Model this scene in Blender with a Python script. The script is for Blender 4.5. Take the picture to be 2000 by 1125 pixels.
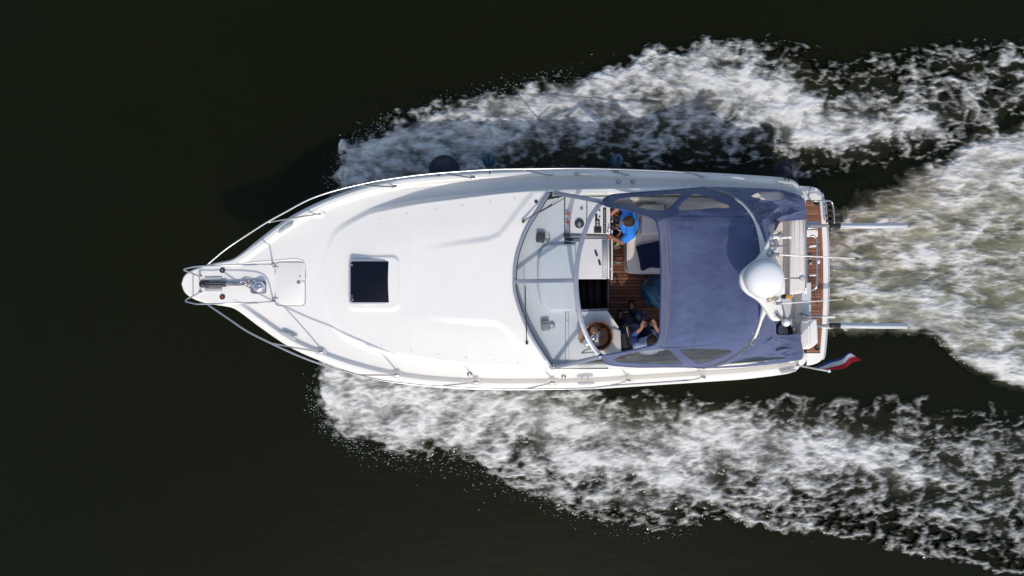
import bpy, bmesh, math, random
import numpy as np
from mathutils import Vector, Matrix

random.seed(7)
rng = np.random.default_rng(11)
for o in list(bpy.data.objects):
    bpy.data.objects.remove(o)
SC = bpy.context.scene
COL = SC.collection
R = math.radians

# ------------------------------------------------------------------ camera, sky, sun, exposure
CAM_Z, FPX = 13.0, 1380.0            # drone 13 m above the water, focal length in photo pixels
cam_d = bpy.data.cameras.new('camera')
cam = bpy.data.objects.new('camera', cam_d)
COL.objects.link(cam)
cam.location = (0, 0, CAM_Z)
cam.rotation_euler = (0, 0, 0)
cam_d.sensor_width = 36.0
cam_d.lens = 36.0 * FPX / 2000.0
cam_d.clip_end = 9000
SC.camera = cam

SUN_EL, SUN_AZ = R(49), R(-87)       # azimuth of the direction to the sun, from +X towards +Y
W = bpy.data.worlds.new('World')
SC.world = W
W.use_nodes = True
nt = W.node_tree
bg = nt.nodes['Background']
sky = nt.nodes.new('ShaderNodeTexSky')
sky.sky_type = 'NISHITA'
sky.sun_disc = False
sky.sun_elevation = SUN_EL
sky.sun_rotation = R(90) - SUN_AZ
sky.air_density = 1.0
sky.dust_density = 2.2
nt.links.new(sky.outputs[0], bg.inputs[0])
bg.inputs[1].default_value = 0.15
sd = bpy.data.lights.new('sun', 'SUN')
sd.energy = 2.0
sd.angle = R(0.53)
sd.color = (1.0, 0.94, 0.86)
sun = bpy.data.objects.new('sun', sd)
COL.objects.link(sun)
tosun = Vector((math.cos(SUN_EL) * math.cos(SUN_AZ), math.cos(SUN_EL) * math.sin(SUN_AZ), math.sin(SUN_EL)))
sun.location = tosun * 40
sun.rotation_euler = (-tosun).to_track_quat('-Z', 'Y').to_euler()
SC.view_settings.view_transform = 'Standard'
SC.view_settings.look = 'None'
SC.view_settings.exposure = 0.15
SC.view_settings.gamma = 1.0
SC.render.engine = 'CYCLES'
SC.cycles.use_denoising = True
SC.cycles.max_bounces = 10
SC.cycles.transparent_max_bounces = 12

# ------------------------------------------------------------------ materials
def mat(name, col, rough=0.5, metal=0.0, var=0.0, vscale=6.0, bump=0.0, bscale=40.0, coat=0.0, spec=0.5, stretch=(1, 1, 1), col2=None, sheen=0.0):
    m = bpy.data.materials.new(name)
    m.use_nodes = True
    t = m.node_tree
    b = t.nodes['Principled BSDF']
    b.inputs['Base Color'].default_value = (*col, 1)
    b.inputs['Roughness'].default_value = rough
    b.inputs['Metallic'].default_value = metal
    b.inputs['Specular IOR Level'].default_value = spec
    b.inputs['Coat Weight'].default_value = coat
    b.inputs['Coat Roughness'].default_value = 0.08
    b.inputs['Sheen Weight'].default_value = sheen
    tc = t.nodes.new('ShaderNodeTexCoord')
    mp = t.nodes.new('ShaderNodeMapping')
    mp.inputs['Scale'].default_value = stretch
    t.links.new(tc.outputs['Object'], mp.inputs[0])
    if var > 0:
        n = t.nodes.new('ShaderNodeTexNoise')
        n.inputs['Scale'].default_value = vscale
        n.inputs['Detail'].default_value = 6
        n.inputs['Roughness'].default_value = 0.6
        t.links.new(mp.outputs[0], n.inputs['Vector'])
        mx = t.nodes.new('ShaderNodeMix')
        mx.data_type = 'RGBA'
        c2 = col2 or tuple(c * (1 - var) for c in col)
        mx.inputs[6].default_value = (*c2, 1)
        mx.inputs[7].default_value = (*tuple(min(1, c * (1 + var * 0.4)) for c in col), 1)
        rp = t.nodes.new('ShaderNodeMapRange')
        rp.inputs[1].default_value = 0.3
        rp.inputs[2].default_value = 0.7
        t.links.new(n.outputs[0], rp.inputs[0])
        t.links.new(rp.outputs[0], mx.inputs[0])
        t.links.new(mx.outputs[2], b.inputs['Base Color'])
        rr = t.nodes.new('ShaderNodeMapRange')
        rr.inputs[1].default_value = 0.3
        rr.inputs[2].default_value = 0.7
        rr.inputs[3].default_value = min(1, rough * 1.25)
        rr.inputs[4].default_value = rough * 0.85
        t.links.new(n.outputs[0], rr.inputs[0])
        t.links.new(rr.outputs[0], b.inputs['Roughness'])
    if bump > 0:
        n2 = t.nodes.new('ShaderNodeTexNoise')
        n2.inputs['Scale'].default_value = bscale
        n2.inputs['Detail'].default_value = 4
        t.links.new(mp.outputs[0], n2.inputs['Vector'])
        bp = t.nodes.new('ShaderNodeBump')
        bp.inputs['Strength'].default_value = bump
        bp.inputs['Distance'].default_value = 0.02
        t.links.new(n2.outputs[0], bp.inputs['Height'])
        t.links.new(bp.outputs[0], b.inputs['Normal'])
    return m

def clear_mat(name, tint, rough, fac_gloss=1.0, haze=0.0, hazecol=(0.5, 0.5, 0.5)):
    """thin clear sheet: transparent, with a Fresnel gloss and a little scatter"""
    m = bpy.data.materials.new(name)
    m.use_nodes = True
    t = m.node_tree
    t.nodes.remove(t.nodes['Principled BSDF'])
    out = t.nodes['Material Output']
    tr = t.nodes.new('ShaderNodeBsdfTransparent')
    tr.inputs[0].default_value = (*tint, 1)
    last = tr
    if haze > 0:
        df = t.nodes.new('ShaderNodeBsdfTranslucent')
        df.inputs[0].default_value = (*hazecol, 1)
        d2 = t.nodes.new('ShaderNodeBsdfDiffuse')
        d2.inputs[0].default_value = (*hazecol, 1)
        m0 = t.nodes.new('ShaderNodeMixShader')
        m0.inputs[0].default_value = 0.5
        t.links.new(df.outputs[0], m0.inputs[1])
        t.links.new(d2.outputs[0], m0.inputs[2])
        m1 = t.nodes.new('ShaderNodeMixShader')
        m1.inputs[0].default_value = haze
        t.links.new(tr.outputs[0], m1.inputs[1])
        t.links.new(m0.outputs[0], m1.inputs[2])
        last = m1
    gl = t.nodes.new('ShaderNodeBsdfGlossy')
    gl.inputs['Roughness'].default_value = rough
    lw = t.nodes.new('ShaderNodeLayerWeight')
    lw.inputs[0].default_value = 0.5
    pw_ = t.nodes.new('ShaderNodeMath'); pw_.operation = 'POWER'; pw_.inputs[1].default_value = 5.0
    t.links.new(lw.outputs['Facing'], pw_.inputs[0])
    fr = t.nodes.new('ShaderNodeMath'); fr.operation = 'MULTIPLY_ADD'; fr.inputs[1].default_value = 0.6 * fac_gloss; fr.inputs[2].default_value = 0.04
    t.links.new(pw_.outputs[0], fr.inputs[0])
    mx = t.nodes.new('ShaderNodeMixShader')
    t.links.new(fr.outputs[0], mx.inputs[0])
    t.links.new(last.outputs[0], mx.inputs[1])
    t.links.new(gl.outputs[0], mx.inputs[2])
    t.links.new(mx.outputs[0], out.inputs[0])
    return m

M = {}
M['gel'] = mat('gelcoat_white', (0.81, 0.785, 0.73), 0.34, var=0.035, vscale=2.2, coat=0.25, bump=0.012, bscale=9)
M['gelflat'] = mat('gelcoat_nonskid', (0.78, 0.775, 0.765), 0.6, var=0.05, vscale=3.0, bump=0.05, bscale=260)
M['dash'] = mat('dash_grey', (0.62, 0.64, 0.65), 0.5, var=0.05, vscale=5.0, bump=0.03, bscale=180)
M['console'] = mat('console_white', (0.70, 0.69, 0.68), 0.45, var=0.05, vscale=5.0)
M['steel'] = mat('stainless_steel', (0.62, 0.61, 0.60), 0.22, metal=1.0, var=0.15, vscale=14)
M['alu'] = mat('anodised_aluminium', (0.30, 0.32, 0.38), 0.42, metal=0.35, var=0.08, vscale=20)
M['alug'] = mat('brushed_aluminium', (0.55, 0.56, 0.60), 0.35, metal=0.7, var=0.08, vscale=20, stretch=(1, 20, 20))
M['black'] = mat('black_plastic', (0.012, 0.012, 0.014), 0.42, var=0.3, vscale=20)
M['rubber'] = mat('black_rubber', (0.02, 0.02, 0.022), 0.7, var=0.3, vscale=20)
M['grey'] = mat('grey_trim', (0.22, 0.22, 0.24), 0.5, var=0.15, vscale=14)
M['ltgrey'] = mat('light_grey_trim', (0.42, 0.42, 0.43), 0.5, var=0.1, vscale=14)
M['canvas'] = mat('navy_canvas', (0.082, 0.104, 0.206), 0.85, var=0.22, vscale=2.4, bump=0.16, bscale=22, spec=0.25, sheen=0.25)
M['canvas2'] = mat('navy_canvas_faded_hem', (0.052, 0.066, 0.155), 0.85, var=0.18, vscale=9, bump=0.2, bscale=60, spec=0.25)
M['navy'] = mat('navy_cloth', (0.012, 0.018, 0.060), 0.85, var=0.25, vscale=12, bump=0.3, bscale=60, spec=0.2)
M['vinyl'] = clear_mat('clear_vinyl', (0.80, 0.79, 0.76), 0.18, haze=0.10, hazecol=(0.55, 0.55, 0.53))
M['glass'] = clear_mat('windscreen_glass', (0.90, 0.925, 0.935), 0.02, haze=0.02, hazecol=(0.7, 0.8, 0.85))
M['jar'] = clear_mat('jar_glass', (0.85, 0.92, 0.88), 0.05, haze=0.45, hazecol=(0.72, 0.8, 0.74))
M['hatch'] = mat('smoked_acrylic', (0.004, 0.005, 0.011), 0.10, var=0.3, vscale=5, spec=0.35)
M['cream'] = mat('cream_vinyl', (0.72, 0.665, 0.625), 0.5, var=0.06, vscale=9, bump=0.12, bscale=22)
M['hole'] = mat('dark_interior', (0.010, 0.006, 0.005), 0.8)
M['mahog'] = mat('dark_mahogany', (0.050, 0.014, 0.009), 0.4, var=0.4, vscale=5, stretch=(2, 14, 2))
M['caulk'] = mat('black_caulk', (0.018, 0.012, 0.010), 0.8, var=0.3, vscale=30)
M['teak'] = mat('teak', (0.26, 0.108, 0.058), 0.62, var=0.45, vscale=5, stretch=(2.5, 26, 4), bump=0.12, bscale=10)
M['teak2'] = mat('teak_dark_board', (0.20, 0.080, 0.045), 0.62, var=0.45, vscale=5, stretch=(2.5, 26, 4), bump=0.12, bscale=10)
M['teak3'] = mat('teak_pale_board', (0.31, 0.140, 0.078), 0.62, var=0.4, vscale=5, stretch=(2.5, 26, 4), bump=0.12, bscale=10)
M['wood'] = mat('varnished_wood', (0.22, 0.075, 0.028), 0.25, var=0.4, vscale=12, coat=0.4)
M['red'] = mat('red_plastic', (0.75, 0.030, 0.018), 0.35)
M['orange'] = mat('orange_cloth', (0.62, 0.095, 0.028), 0.8, var=0.3, vscale=18, bump=0.3)
M['tan'] = mat('tan_wicker', (0.52, 0.26, 0.13), 0.7, var=0.35, vscale=50, bump=0.5, bscale=120)
M['copper'] = mat('brown_wicker', (0.20, 0.070, 0.030), 0.6, var=0.4, vscale=40, bump=0.4, bscale=90)
M['chrome'] = mat('chrome', (0.8, 0.8, 0.8), 0.06, metal=1.0)
M['brass'] = mat('brass', (0.45, 0.28, 0.06), 0.35, metal=0.6, var=0.3, vscale=30)
M['fender'] = mat('blue_fender_vinyl', (0.020, 0.075, 0.150), 0.28, var=0.2, vscale=8)
M['fendernavy'] = mat('navy_fender_cover', (0.012, 0.018, 0.036), 0.75, var=0.25, vscale=10, bump=0.2, bscale=80)
M['rope'] = mat('black_rope', (0.012, 0.012, 0.016), 0.85, bump=0.4, bscale=150)
M['skin'] = mat('skin_tanned', (0.36, 0.150, 0.085), 0.5, var=0.2, vscale=14)
M['skin2'] = mat('skin_fair', (0.52, 0.25, 0.17), 0.5, var=0.15, vscale=14)
M['hair'] = mat('brown_hair', (0.042, 0.019, 0.009), 0.45, var=0.6, vscale=30, stretch=(2, 12, 2), bump=0.5, bscale=60)
M['hair2'] = mat('dark_hair', (0.022, 0.012, 0.009), 0.5, var=0.5, vscale=30, stretch=(12, 2, 2), bump=0.5, bscale=60)
M['shirt'] = mat('bright_blue_cotton', (0.022, 0.235, 0.80), 0.8, var=0.15, vscale=7, bump=0.35, bscale=14)
M['shorts'] = mat('black_cotton', (0.012, 0.012, 0.016), 0.85, bump=0.3, bscale=30)
M['shirt2'] = mat('pale_blue_cotton', (0.42, 0.50, 0.72), 0.8, var=0.1, vscale=60, stretch=(1, 1, 6), bump=0.3, bscale=14)
M['sleeve2'] = mat('blue_cotton', (0.09, 0.12, 0.36), 0.8, var=0.2, vscale=12, bump=0.3, bscale=18)
M['jeans'] = mat('navy_trousers', (0.020, 0.030, 0.070), 0.85, var=0.3, vscale=12, bump=0.3, bscale=22)
M['ltblue'] = mat('slate_blue_cloth', (0.13, 0.17, 0.26), 0.85, var=0.2, vscale=8, bump=0.3, bscale=18)
M['flagr'] = mat('flag_red', (0.55, 0.012, 0.020), 0.75, var=0.12, vscale=10)
M['flagw'] = mat('flag_white', (0.72, 0.70, 0.68), 0.75, var=0.08, vscale=10)
M['flagb'] = mat('flag_blue', (0.015, 0.050, 0.210), 0.75, var=0.12, vscale=10)
M['shoe'] = mat('pale_rope_glove', (0.60, 0.53, 0.40), 0.8, var=0.2, vscale=30)
M['dome'] = mat('radome_white', (0.82, 0.82, 0.82), 0.3, var=0.02, vscale=3, coat=0.2)
M['amber'] = mat('amber_lens', (0.50, 0.25, 0.04), 0.3)

# ------------------------------------------------------------------ helpers
def P(px, py, z):
    """photo pixel at height z -> point in the world (metres)"""
    s = (CAM_Z - z) / FPX
    return Vector(((px - 1000.0) * s, (562.5 - py) * s, z))

ORIG = {}
def tag(o, label=None, cat=None, group=None, kind=None):
    if label: o['label'] = label
    if cat: o['category'] = cat
    if group: o['group'] = group
    if kind: o['kind'] = kind
    return o

def empty(name, loc):
    o = bpy.data.objects.new(name, None)
    COL.objects.link(o)
    o.location = loc
    o.empty_display_size = 0.2
    ORIG[o.name] = Vector(loc)
    return o

def mk(name, vf, material, parent=None, smooth=True, mats=None, idx=None, angle=None, origin=None):
    """one mesh object from world-space (verts, faces)"""
    v, f = vf
    v = np.asarray([tuple(p) for p in v], dtype=float) if not isinstance(v, np.ndarray) else v
    c = np.asarray(origin, float) if origin is not None else (v.min(0) + v.max(0)) / 2
    me = bpy.data.meshes.new(name)
    me.from_pydata((v - c).tolist(), [], [list(map(int, q)) for q in f])
    for mm in (mats or [material]):
        me.materials.append(mm)
    if idx is not None:
        me.polygons.foreach_set('material_index', np.asarray(idx, dtype=np.int32))
    me.polygons.foreach_set('use_smooth', np.full(len(me.polygons), smooth))
    me.update()
    if smooth and angle:
        me.set_sharp_from_angle(angle=R(angle))
    o = bpy.data.objects.new(name, me)
    COL.objects.link(o)
    off = ORIG[parent.name] if parent is not None else Vector((0, 0, 0))
    o.location = Vector(c) - off
    o.parent = parent
    ORIG[o.name] = Vector(c)
    return o

def join(*vfs):
    V, F = [], []
    for v, f in vfs:
        n = len(V)
        V += [tuple(p) for p in v]
        F += [[i + n for i in q] for q in f]
    return V, F

def curve(pts, n):
    """Catmull-Rom through pts, n samples evenly spaced by length"""
    p = np.array([tuple(q) for q in pts], float)
    if len(p) == 2:
        t = np.linspace(0, 1, n)[:, None]
        return p[0] * (1 - t) + p[1] * t
    e = np.vstack([2 * p[0] - p[1], p, 2 * p[-1] - p[-2]])
    out = []
    for i in range(1, len(e) - 2):
        p0, p1, p2, p3 = e[i - 1], e[i], e[i + 1], e[i + 2]
        t = np.linspace(0, 1, 24, endpoint=False)[:, None]
        out.append(0.5 * (2 * p1 + (p2 - p0) * t + (2 * p0 - 5 * p1 + 4 * p2 - p3) * t ** 2 + (3 * p1 - p0 - 3 * p2 + p3) * t ** 3))
    out = np.vstack(out + [p[-1:]])
    L = np.concatenate([[0], np.cumsum(np.linalg.norm(np.diff(out, axis=0), axis=1))])
    s = np.linspace(0, L[-1], n)
    return np.stack([np.interp(s, L, out[:, k]) for k in range(out.shape[1])], 1)

def frames(p, closed=False, up=None):
    n = len(p)
    res = []
    prev = None
    for i in range(n):
        a = p[(i - 1) % n] if (closed or i > 0) else p[i]
        b = p[(i + 1) % n] if (closed or i < n - 1) else p[i]
        t = Vector(b) - Vector(a)
        t.normalize()
        u = Vector(up) if up is not None else (prev if prev is not None else (Vector((0, 0, 1)) if abs(t.z) < 0.9 else Vector((1, 0, 0))))
        x = t.cross(u)
        if x.length < 1e-5:
            x = t.orthogonal()
        x.normalize()
        y = x.cross(t).normalized()
        prev = y
        res.append((x, y, t))
    return res

def tube(pts, r, seg=8, closed=False):
    """round tube; r a number or one radius per point"""
    pts = [Vector(q) for q in pts]
    fr = frames(pts, closed)
    n = len(pts)
    V, F = [], []
    for i, (x, y, t) in enumerate(fr):
        rr = r[i] if hasattr(r, '__len__') else r
        for k in range(seg):
            a = 2 * math.pi * k / seg
            V.append(pts[i] + x * math.cos(a) * rr + y * math.sin(a) * rr)
    m = n if closed else n - 1
    for i in range(m):
        j = (i + 1) % n
        for k in range(seg):
            k2 = (k + 1) % seg
            F.append((i * seg + k, i * seg + k2, j * seg + k2, j * seg + k))
    if not closed:
        F.append(tuple(range(seg))[::-1])
        F.append(tuple((n - 1) * seg + k for k in range(seg)))
    return V, F

def bar(pts, w, h, up=(0, 0, 1), closed=False, profile=None):
    """rectangular (or given) section swept along pts"""
    pts = [Vector(q) for q in pts]
    fr = frames(pts, closed, up)
    pr = profile or [(-.5, -.5), (.5, -.5), (.5, .32), (.32, .5), (-.32, .5), (-.5, .32)]
    seg = len(pr)
    V, F = [], []
    for i, (x, y, t) in enumerate(fr):
        ww = w[i] if hasattr(w, '__len__') else w
        for a, b in pr:
            V.append(pts[i] + x * a * ww + y * b * h)
    n = len(pts)
    for i in range(n if closed else n - 1):
        j = (i + 1) % n
        for k in range(seg):
            k2 = (k + 1) % seg
            F.append((i * seg + k, i * seg + k2, j * seg + k2, j * seg + k))
    if not closed:
        F.append(tuple(range(seg))[::-1])
        F.append(tuple((n - 1) * seg + k for k in range(seg)))
    return V, F

def from_bm(bm, matrix=None):
    if matrix is not None:
        bmesh.ops.transform(bm, matrix=matrix, verts=bm.verts)
    bm.verts.index_update()
    V = [v.co.copy() for v in bm.verts]
    F = [[v.index for v in f.verts] for f in bm.faces]
    bm.free()
    return V, F

def rbox(c, size, bev=0.01, rz=0.0, rx=0.0, ry=0.0, seg=3):
    """rounded box"""
    bm = bmesh.new()
    bmesh.ops.create_cube(bm, size=1.0)
    bmesh.ops.scale(bm, vec=size, verts=bm.verts)
    if bev > 0:
        bmesh.ops.bevel(bm, geom=bm.edges[:] , offset=min(bev, min(size) * 0.49), segments=seg, affect='EDGES', profile=0.5)
    m = Matrix.Translation(Vector(c)) @ Matrix.Rotation(rz, 4, 'Z') @ Matrix.Rotation(ry, 4, 'Y') @ Matrix.Rotation(rx, 4, 'X')
    return from_bm(bm, m)

def prism(poly, z0, bev=0.0, seg=3):
    """polygon of world points (each with its own z) extruded down to height z0 with a rounded upper rim"""
    bm = bmesh.new()
    top = [bm.verts.new(Vector(p)) for p in poly]
    f = bm.faces.new(top)
    f.normal_update()
    if f.normal.z < 0:
        f.normal_flip()
    r = bmesh.ops.extrude_face_region(bm, geom=[f])
    nv = [e for e in r['geom'] if isinstance(e, bmesh.types.BMVert)]
    if isinstance(z0, tuple):
        for v in nv: v.co.z -= z0[0]
    else:
        for v in nv: v.co.z = z0
    bmesh.ops.recalc_face_normals(bm, faces=bm.faces[:])
    if bev > 0:
        ts = set(top)
        es = [e for e in bm.edges if e.verts[0] in ts and e.verts[1] in ts]
        bmesh.ops.bevel(bm, geom=es, offset=bev, segments=seg, affect='EDGES', profile=0.5, clamp_overlap=True)
    return from_bm(bm)

def ppoly(pts, z, round_n=0):
    if round_n:
        p = curve(list(pts) + [pts[0]], round_n + 1)[:-1]
    else:
        p = pts
    return [P(q[0], q[1], q[2] if len(q) > 2 else z) for q in p]

def rrect(x0, y0, x1, y1, r, n=5):
    """rounded rectangle in pixels"""
    out = []
    for cx, cy, a0 in ((x1 - r, y0 + r, -90), (x1 - r, y1 - r, 0), (x0 + r, y1 - r, 90), (x0 + r, y0 + r, 180)):
        for k in range(n + 1):
            a = R(a0 + 90 * k / n)
            out.append((cx + r * math.cos(a), cy + r * math.sin(a)))
    return out

def lathe(profile, c, seg=32, matrix=None):
    """(radius, z) profile turned about a vertical axis through c"""
    V, F = [], []
    n = len(profile)
    for r, z in profile:
        for k in range(seg):
            a = 2 * math.pi * k / seg
            V.append(Vector((max(r, 1e-4) * math.cos(a), max(r, 1e-4) * math.sin(a), z)))
    for i in range(n - 1):
        for k in range(seg):
            k2 = (k + 1) % seg
            F.append((i * seg + k, i * seg + k2, (i + 1) * seg + k2, (i + 1) * seg + k))
    F.append(tuple(range(seg))[::-1])
    F.append(tuple((n - 1) * seg + k for k in range(seg)))
    m = Matrix.Translation(Vector(c)) @ (matrix or Matrix.Identity(4))
    return [m @ v for v in V], F

def cyl(c, r, h, seg=20, bev=0.15):
    b = min(r, h) * bev
    return lathe([(r, 0), (r, h - b), (r - b * 0.4, h - b * 0.3), (r - b, h)], c, seg)

def ball(c, r, seg=24, sz=1.0):
    n = seg // 2
    return lathe([(r * math.sin(math.pi * i / n), -r * sz * math.cos(math.pi * i / n)) for i in range(n + 1)], c, seg)

def grid(V, nu, nv):
    """faces of an nu x nv grid of vertices (row-major, nv per row)"""
    i, j = np.meshgrid(np.arange(nu - 1), np.arange(nv - 1), indexing='ij')
    a = (i * nv + j).ravel()
    return np.stack([a, a + 1, a + nv + 1, a + nv], 1)

def sstep(a, b, x):
    t = np.clip((x - a) / (b - a), 0, 1)
    return t * t * (3 - 2 * t)

_perm = rng.permutation(4096)
_ga = rng.random(4096) * 2 * np.pi
_gx, _gy = np.cos(_ga), np.sin(_ga)
def noise(x, y, seed=0):
    """2D gradient noise, about -0.7..0.7"""
    xi = np.floor(x).astype(np.int64); yi = np.floor(y).astype(np.int64)
    fx = x - xi; fy = y - yi
    u = fx * fx * fx * (fx * (fx * 6 - 15) + 10); v = fy * fy * fy * (fy * (fy * 6 - 15) + 10)
    def g(ix, iy):
        h = _perm[(_perm[(ix + seed * 131) & 4095] + iy) & 4095]
        return h
    def d(ix, iy, ax, ay):
        h = g(ix, iy)
        return _gx[h] * ax + _gy[h] * ay
    a = d(xi, yi, fx, fy); b = d(xi + 1, yi, fx - 1, fy)
    c = d(xi, yi + 1, fx, fy - 1); e = d(xi + 1, yi + 1, fx - 1, fy - 1)
    return (a * (1 - u) + b * u) * (1 - v) + (c * (1 - u) + e * u) * v

def fbm(x, y, oct=5, seed=0, gain=0.5, ridged=False):
    s = np.zeros_like(x); a = 1.0; tot = 0.0
    for k in range(oct):
        n = noise(x, y, seed + k * 7) * 1.4
        if ridged: n = 1 - 2 * np.abs(n)
        s += a * n; tot += a
        x = x * 2.03 + 11.3; y = y * 2.03 - 7.1; a *= gain
    return s / tot

def worley(x, y, seed=0):
    """distances to the nearest and second nearest feature point"""
    xi = np.floor(x).astype(np.int64); yi = np.floor(y).astype(np.int64)
    d1 = np.full(x.shape, 9.0); d2 = np.full(x.shape, 9.0)
    for i in (-1, 0, 1):
        for j in (-1, 0, 1):
            h = _perm[(_perm[(xi + i + seed * 57) & 4095] + yi + j) & 4095]
            dx = xi + i + 0.5 + 0.42 * _gx[h] - x; dy = yi + j + 0.5 + 0.42 * _gy[h] - y
            d = np.sqrt(dx * dx + dy * dy)
            lo = np.minimum(d, d1)
            d2 = np.minimum(d2, np.maximum(d, d1)); d1 = lo
    return d1, d2

def inpoly(px, py, poly):
    inside = np.zeros(px.shape, bool)
    n = len(poly)
    for i in range(n):
        x1, y1 = poly[i][:2]; x2, y2 = poly[(i + 1) % n][:2]
        c = ((y1 > py) != (y2 > py)) & (px < (x2 - x1) * (py - y1) / (y2 - y1 + 1e-12) + x1)
        inside ^= c
    return inside

def sdist(X, Y, poly):
    """signed distance to a polygon, positive inside"""
    d = np.full(X.shape, 1e9)
    n = len(poly)
    for i in range(n):
        ax, ay = poly[i]; bx, by = poly[(i + 1) % n]
        ex, ey = bx - ax, by - ay
        t = np.clip(((X - ax) * ex + (Y - ay) * ey) / (ex * ex + ey * ey + 1e-12), 0, 1)
        d = np.minimum(d, np.hypot(X - ax - t * ex, Y - ay - t * ey))
    return np.where(inpoly(X, Y, poly), d, -d)

# ------------------------------------------------------------------ water (structure) and foam (stuff)
S0 = CAM_Z / FPX
PREVIEW = False
def water_mat(name, foam):
    m = bpy.data.materials.new(name)
    m.use_nodes = True
    t = m.node_tree
    b = t.nodes['Principled BSDF']
    b.inputs['IOR'].default_value = 1.33
    b.inputs['Specular IOR Level'].default_value = 0.25
    b.subsurface_method = 'BURLEY'
    b.inputs['Subsurface Weight'].default_value = 0.0 if foam else 1.0
    b.inputs['Subsurface Radius'].default_value = (0.30, 0.36, 0.24)
    b.inputs['Subsurface Scale'].default_value = 1.0
    tc = t.nodes.new('ShaderNodeTexCoord')
    geo = t.nodes.new('ShaderNodeNewGeometry')
    deep = (0.0052, 0.0066, 0.0030, 1)
    # slow variation of the green silt in the water
    n0 = t.nodes.new('ShaderNodeTexNoise')
    n0.inputs['Scale'].default_value = 0.35
    n0.inputs['Detail'].default_value = 5
    t.links.new(geo.outputs['Position'], n0.inputs['Vector'])
    mx = t.nodes.new('ShaderNodeMix'); mx.data_type = 'RGBA'
    mx.inputs[6].default_value = (0.0044, 0.0057, 0.0005, 1)
    mx.inputs[7].default_value = (0.0062, 0.0076, 0.0009, 1)
    t.links.new(n0.outputs[0], mx.inputs[0])
    # ripples
    mp = t.nodes.new('ShaderNodeMapping')
    mp.inputs['Scale'].default_value = (0.8, 2.0, 1)
    t.links.new(geo.outputs['Position'], mp.inputs[0])
    n1 = t.nodes.new('ShaderNodeTexNoise')
    n1.inputs['Scale'].default_value = 2.0
    n1.inputs['Detail'].default_value = 8
    n1.inputs['Roughness'].default_value = 0.55
    t.links.new(mp.outputs[0], n1.inputs['Vector'])
    bp = t.nodes.new('ShaderNodeBump')
    bp.inputs['Distance'].default_value = 0.04
    bp.inputs['Strength'].default_value = 0.16
    t.links.new(n1.outputs[0], bp.inputs['Height'])
    t.links.new(bp.outputs[0], b.inputs['Normal'])
    if not foam:
        t.links.new(mx.outputs[2], b.inputs['Base Color'])
        b.inputs['Roughness'].default_value = 0.12
        return m
    af = t.nodes.new('ShaderNodeAttribute'); af.attribute_name = 'foam'
    aa = t.nodes.new('ShaderNodeAttribute'); aa.attribute_name = 'aer'
    at = t.nodes.new('ShaderNodeAttribute'); at.attribute_name = 'silt'
    # fine lace inside one mesh cell
    mp2 = t.nodes.new('ShaderNodeMapping')
    mp2.inputs['Scale'].default_value = (0.45, 1.2, 1)
    t.links.new(geo.outputs['Position'], mp2.inputs[0])
    n2 = t.nodes.new('ShaderNodeTexNoise')
    n2.inputs['Scale'].default_value = 26
    n2.inputs['Detail'].default_value = 5
    n2.inputs['Roughness'].default_value = 0.65
    n2.inputs['Distortion'].default_value = 0.1
    t.links.new(mp2.outputs[0], n2.inputs['Vector'])
    ms = t.nodes.new('ShaderNodeMath'); ms.operation = 'MULTIPLY_ADD'
    t.links.new(n2.outputs[0], ms.inputs[0])
    ms.inputs[1].default_value = 0.75
    ms.inputs[2].default_value = -0.375
    # fades out where there is no foam at all
    mm = t.nodes.new('ShaderNodeMath'); mm.operation = 'MULTIPLY'
    sm = t.nodes.new('ShaderNodeMapRange')
    sm.inputs[1].default_value = 0.0; sm.inputs[2].default_value = 0.35
    t.links.new(af.outputs['Fac'], sm.inputs[0])
    t.links.new(ms.outputs[0], mm.inputs[0])
    t.links.new(sm.outputs[0], mm.inputs[1])
    ad = t.nodes.new('ShaderNodeMath'); ad.operation = 'ADD'
    t.links.new(af.outputs['Fac'], ad.inputs[0])
    t.links.new(mm.outputs[0], ad.inputs[1])
    fr = t.nodes.new('ShaderNodeMapRange')
    fr.inputs[1].default_value = 0.02; fr.inputs[2].default_value = 1.0
    t.links.new(ad.outputs[0], fr.inputs[0])
    # aerated water, greener or siltier
    ac = t.nodes.new('ShaderNodeMix'); ac.data_type = 'RGBA'
    ac.inputs[6].default_value = (0.265, 0.262, 0.180, 1)
    ac.inputs[7].default_value = (0.285, 0.235, 0.175, 1)
    t.links.new(at.outputs['Fac'], ac.inputs[0])
    m1 = t.nodes.new('ShaderNodeMix'); m1.data_type = 'RGBA'
    t.links.new(aa.outputs['Fac'], m1.inputs[0])
    t.links.new(mx.outputs[2], m1.inputs[6])
    t.links.new(ac.outputs[2], m1.inputs[7])
    fc = t.nodes.new('ShaderNodeMix'); fc.data_type = 'RGBA'
    fc.inputs[6].default_value = (0.625, 0.625, 0.605, 1)
    fc.inputs[7].default_value = (0.57, 0.51, 0.44, 1)
    t.links.new(at.outputs['Fac'], fc.inputs[0])
    m2 = t.nodes.new('ShaderNodeMix'); m2.data_type = 'RGBA'
    t.links.new(fr.outputs[0], m2.inputs[0])
    t.links.new(m1.outputs[2], m2.inputs[6])
    t.links.new(fc.outputs[2], m2.inputs[7])
    t.links.new(m2.outputs[2], b.inputs['Base Color'])
    rg = t.nodes.new('ShaderNodeMapRange')
    rg.inputs[3].default_value = 0.12; rg.inputs[4].default_value = 0.75
    t.links.new(fr.outputs[0], rg.inputs[0])
    t.links.new(rg.outputs[0], b.inputs['Roughness'])
    # bump also from the lace
    b2 = t.nodes.new('ShaderNodeBump')
    b2.inputs['Distance'].default_value = 0.02
    b2.inputs['Strength'].default_value = 0.22
    t.links.new(fr.outputs[0], b2.inputs['Height'])
    t.links.new(bp.outputs[0], b2.inputs['Normal'])
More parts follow.
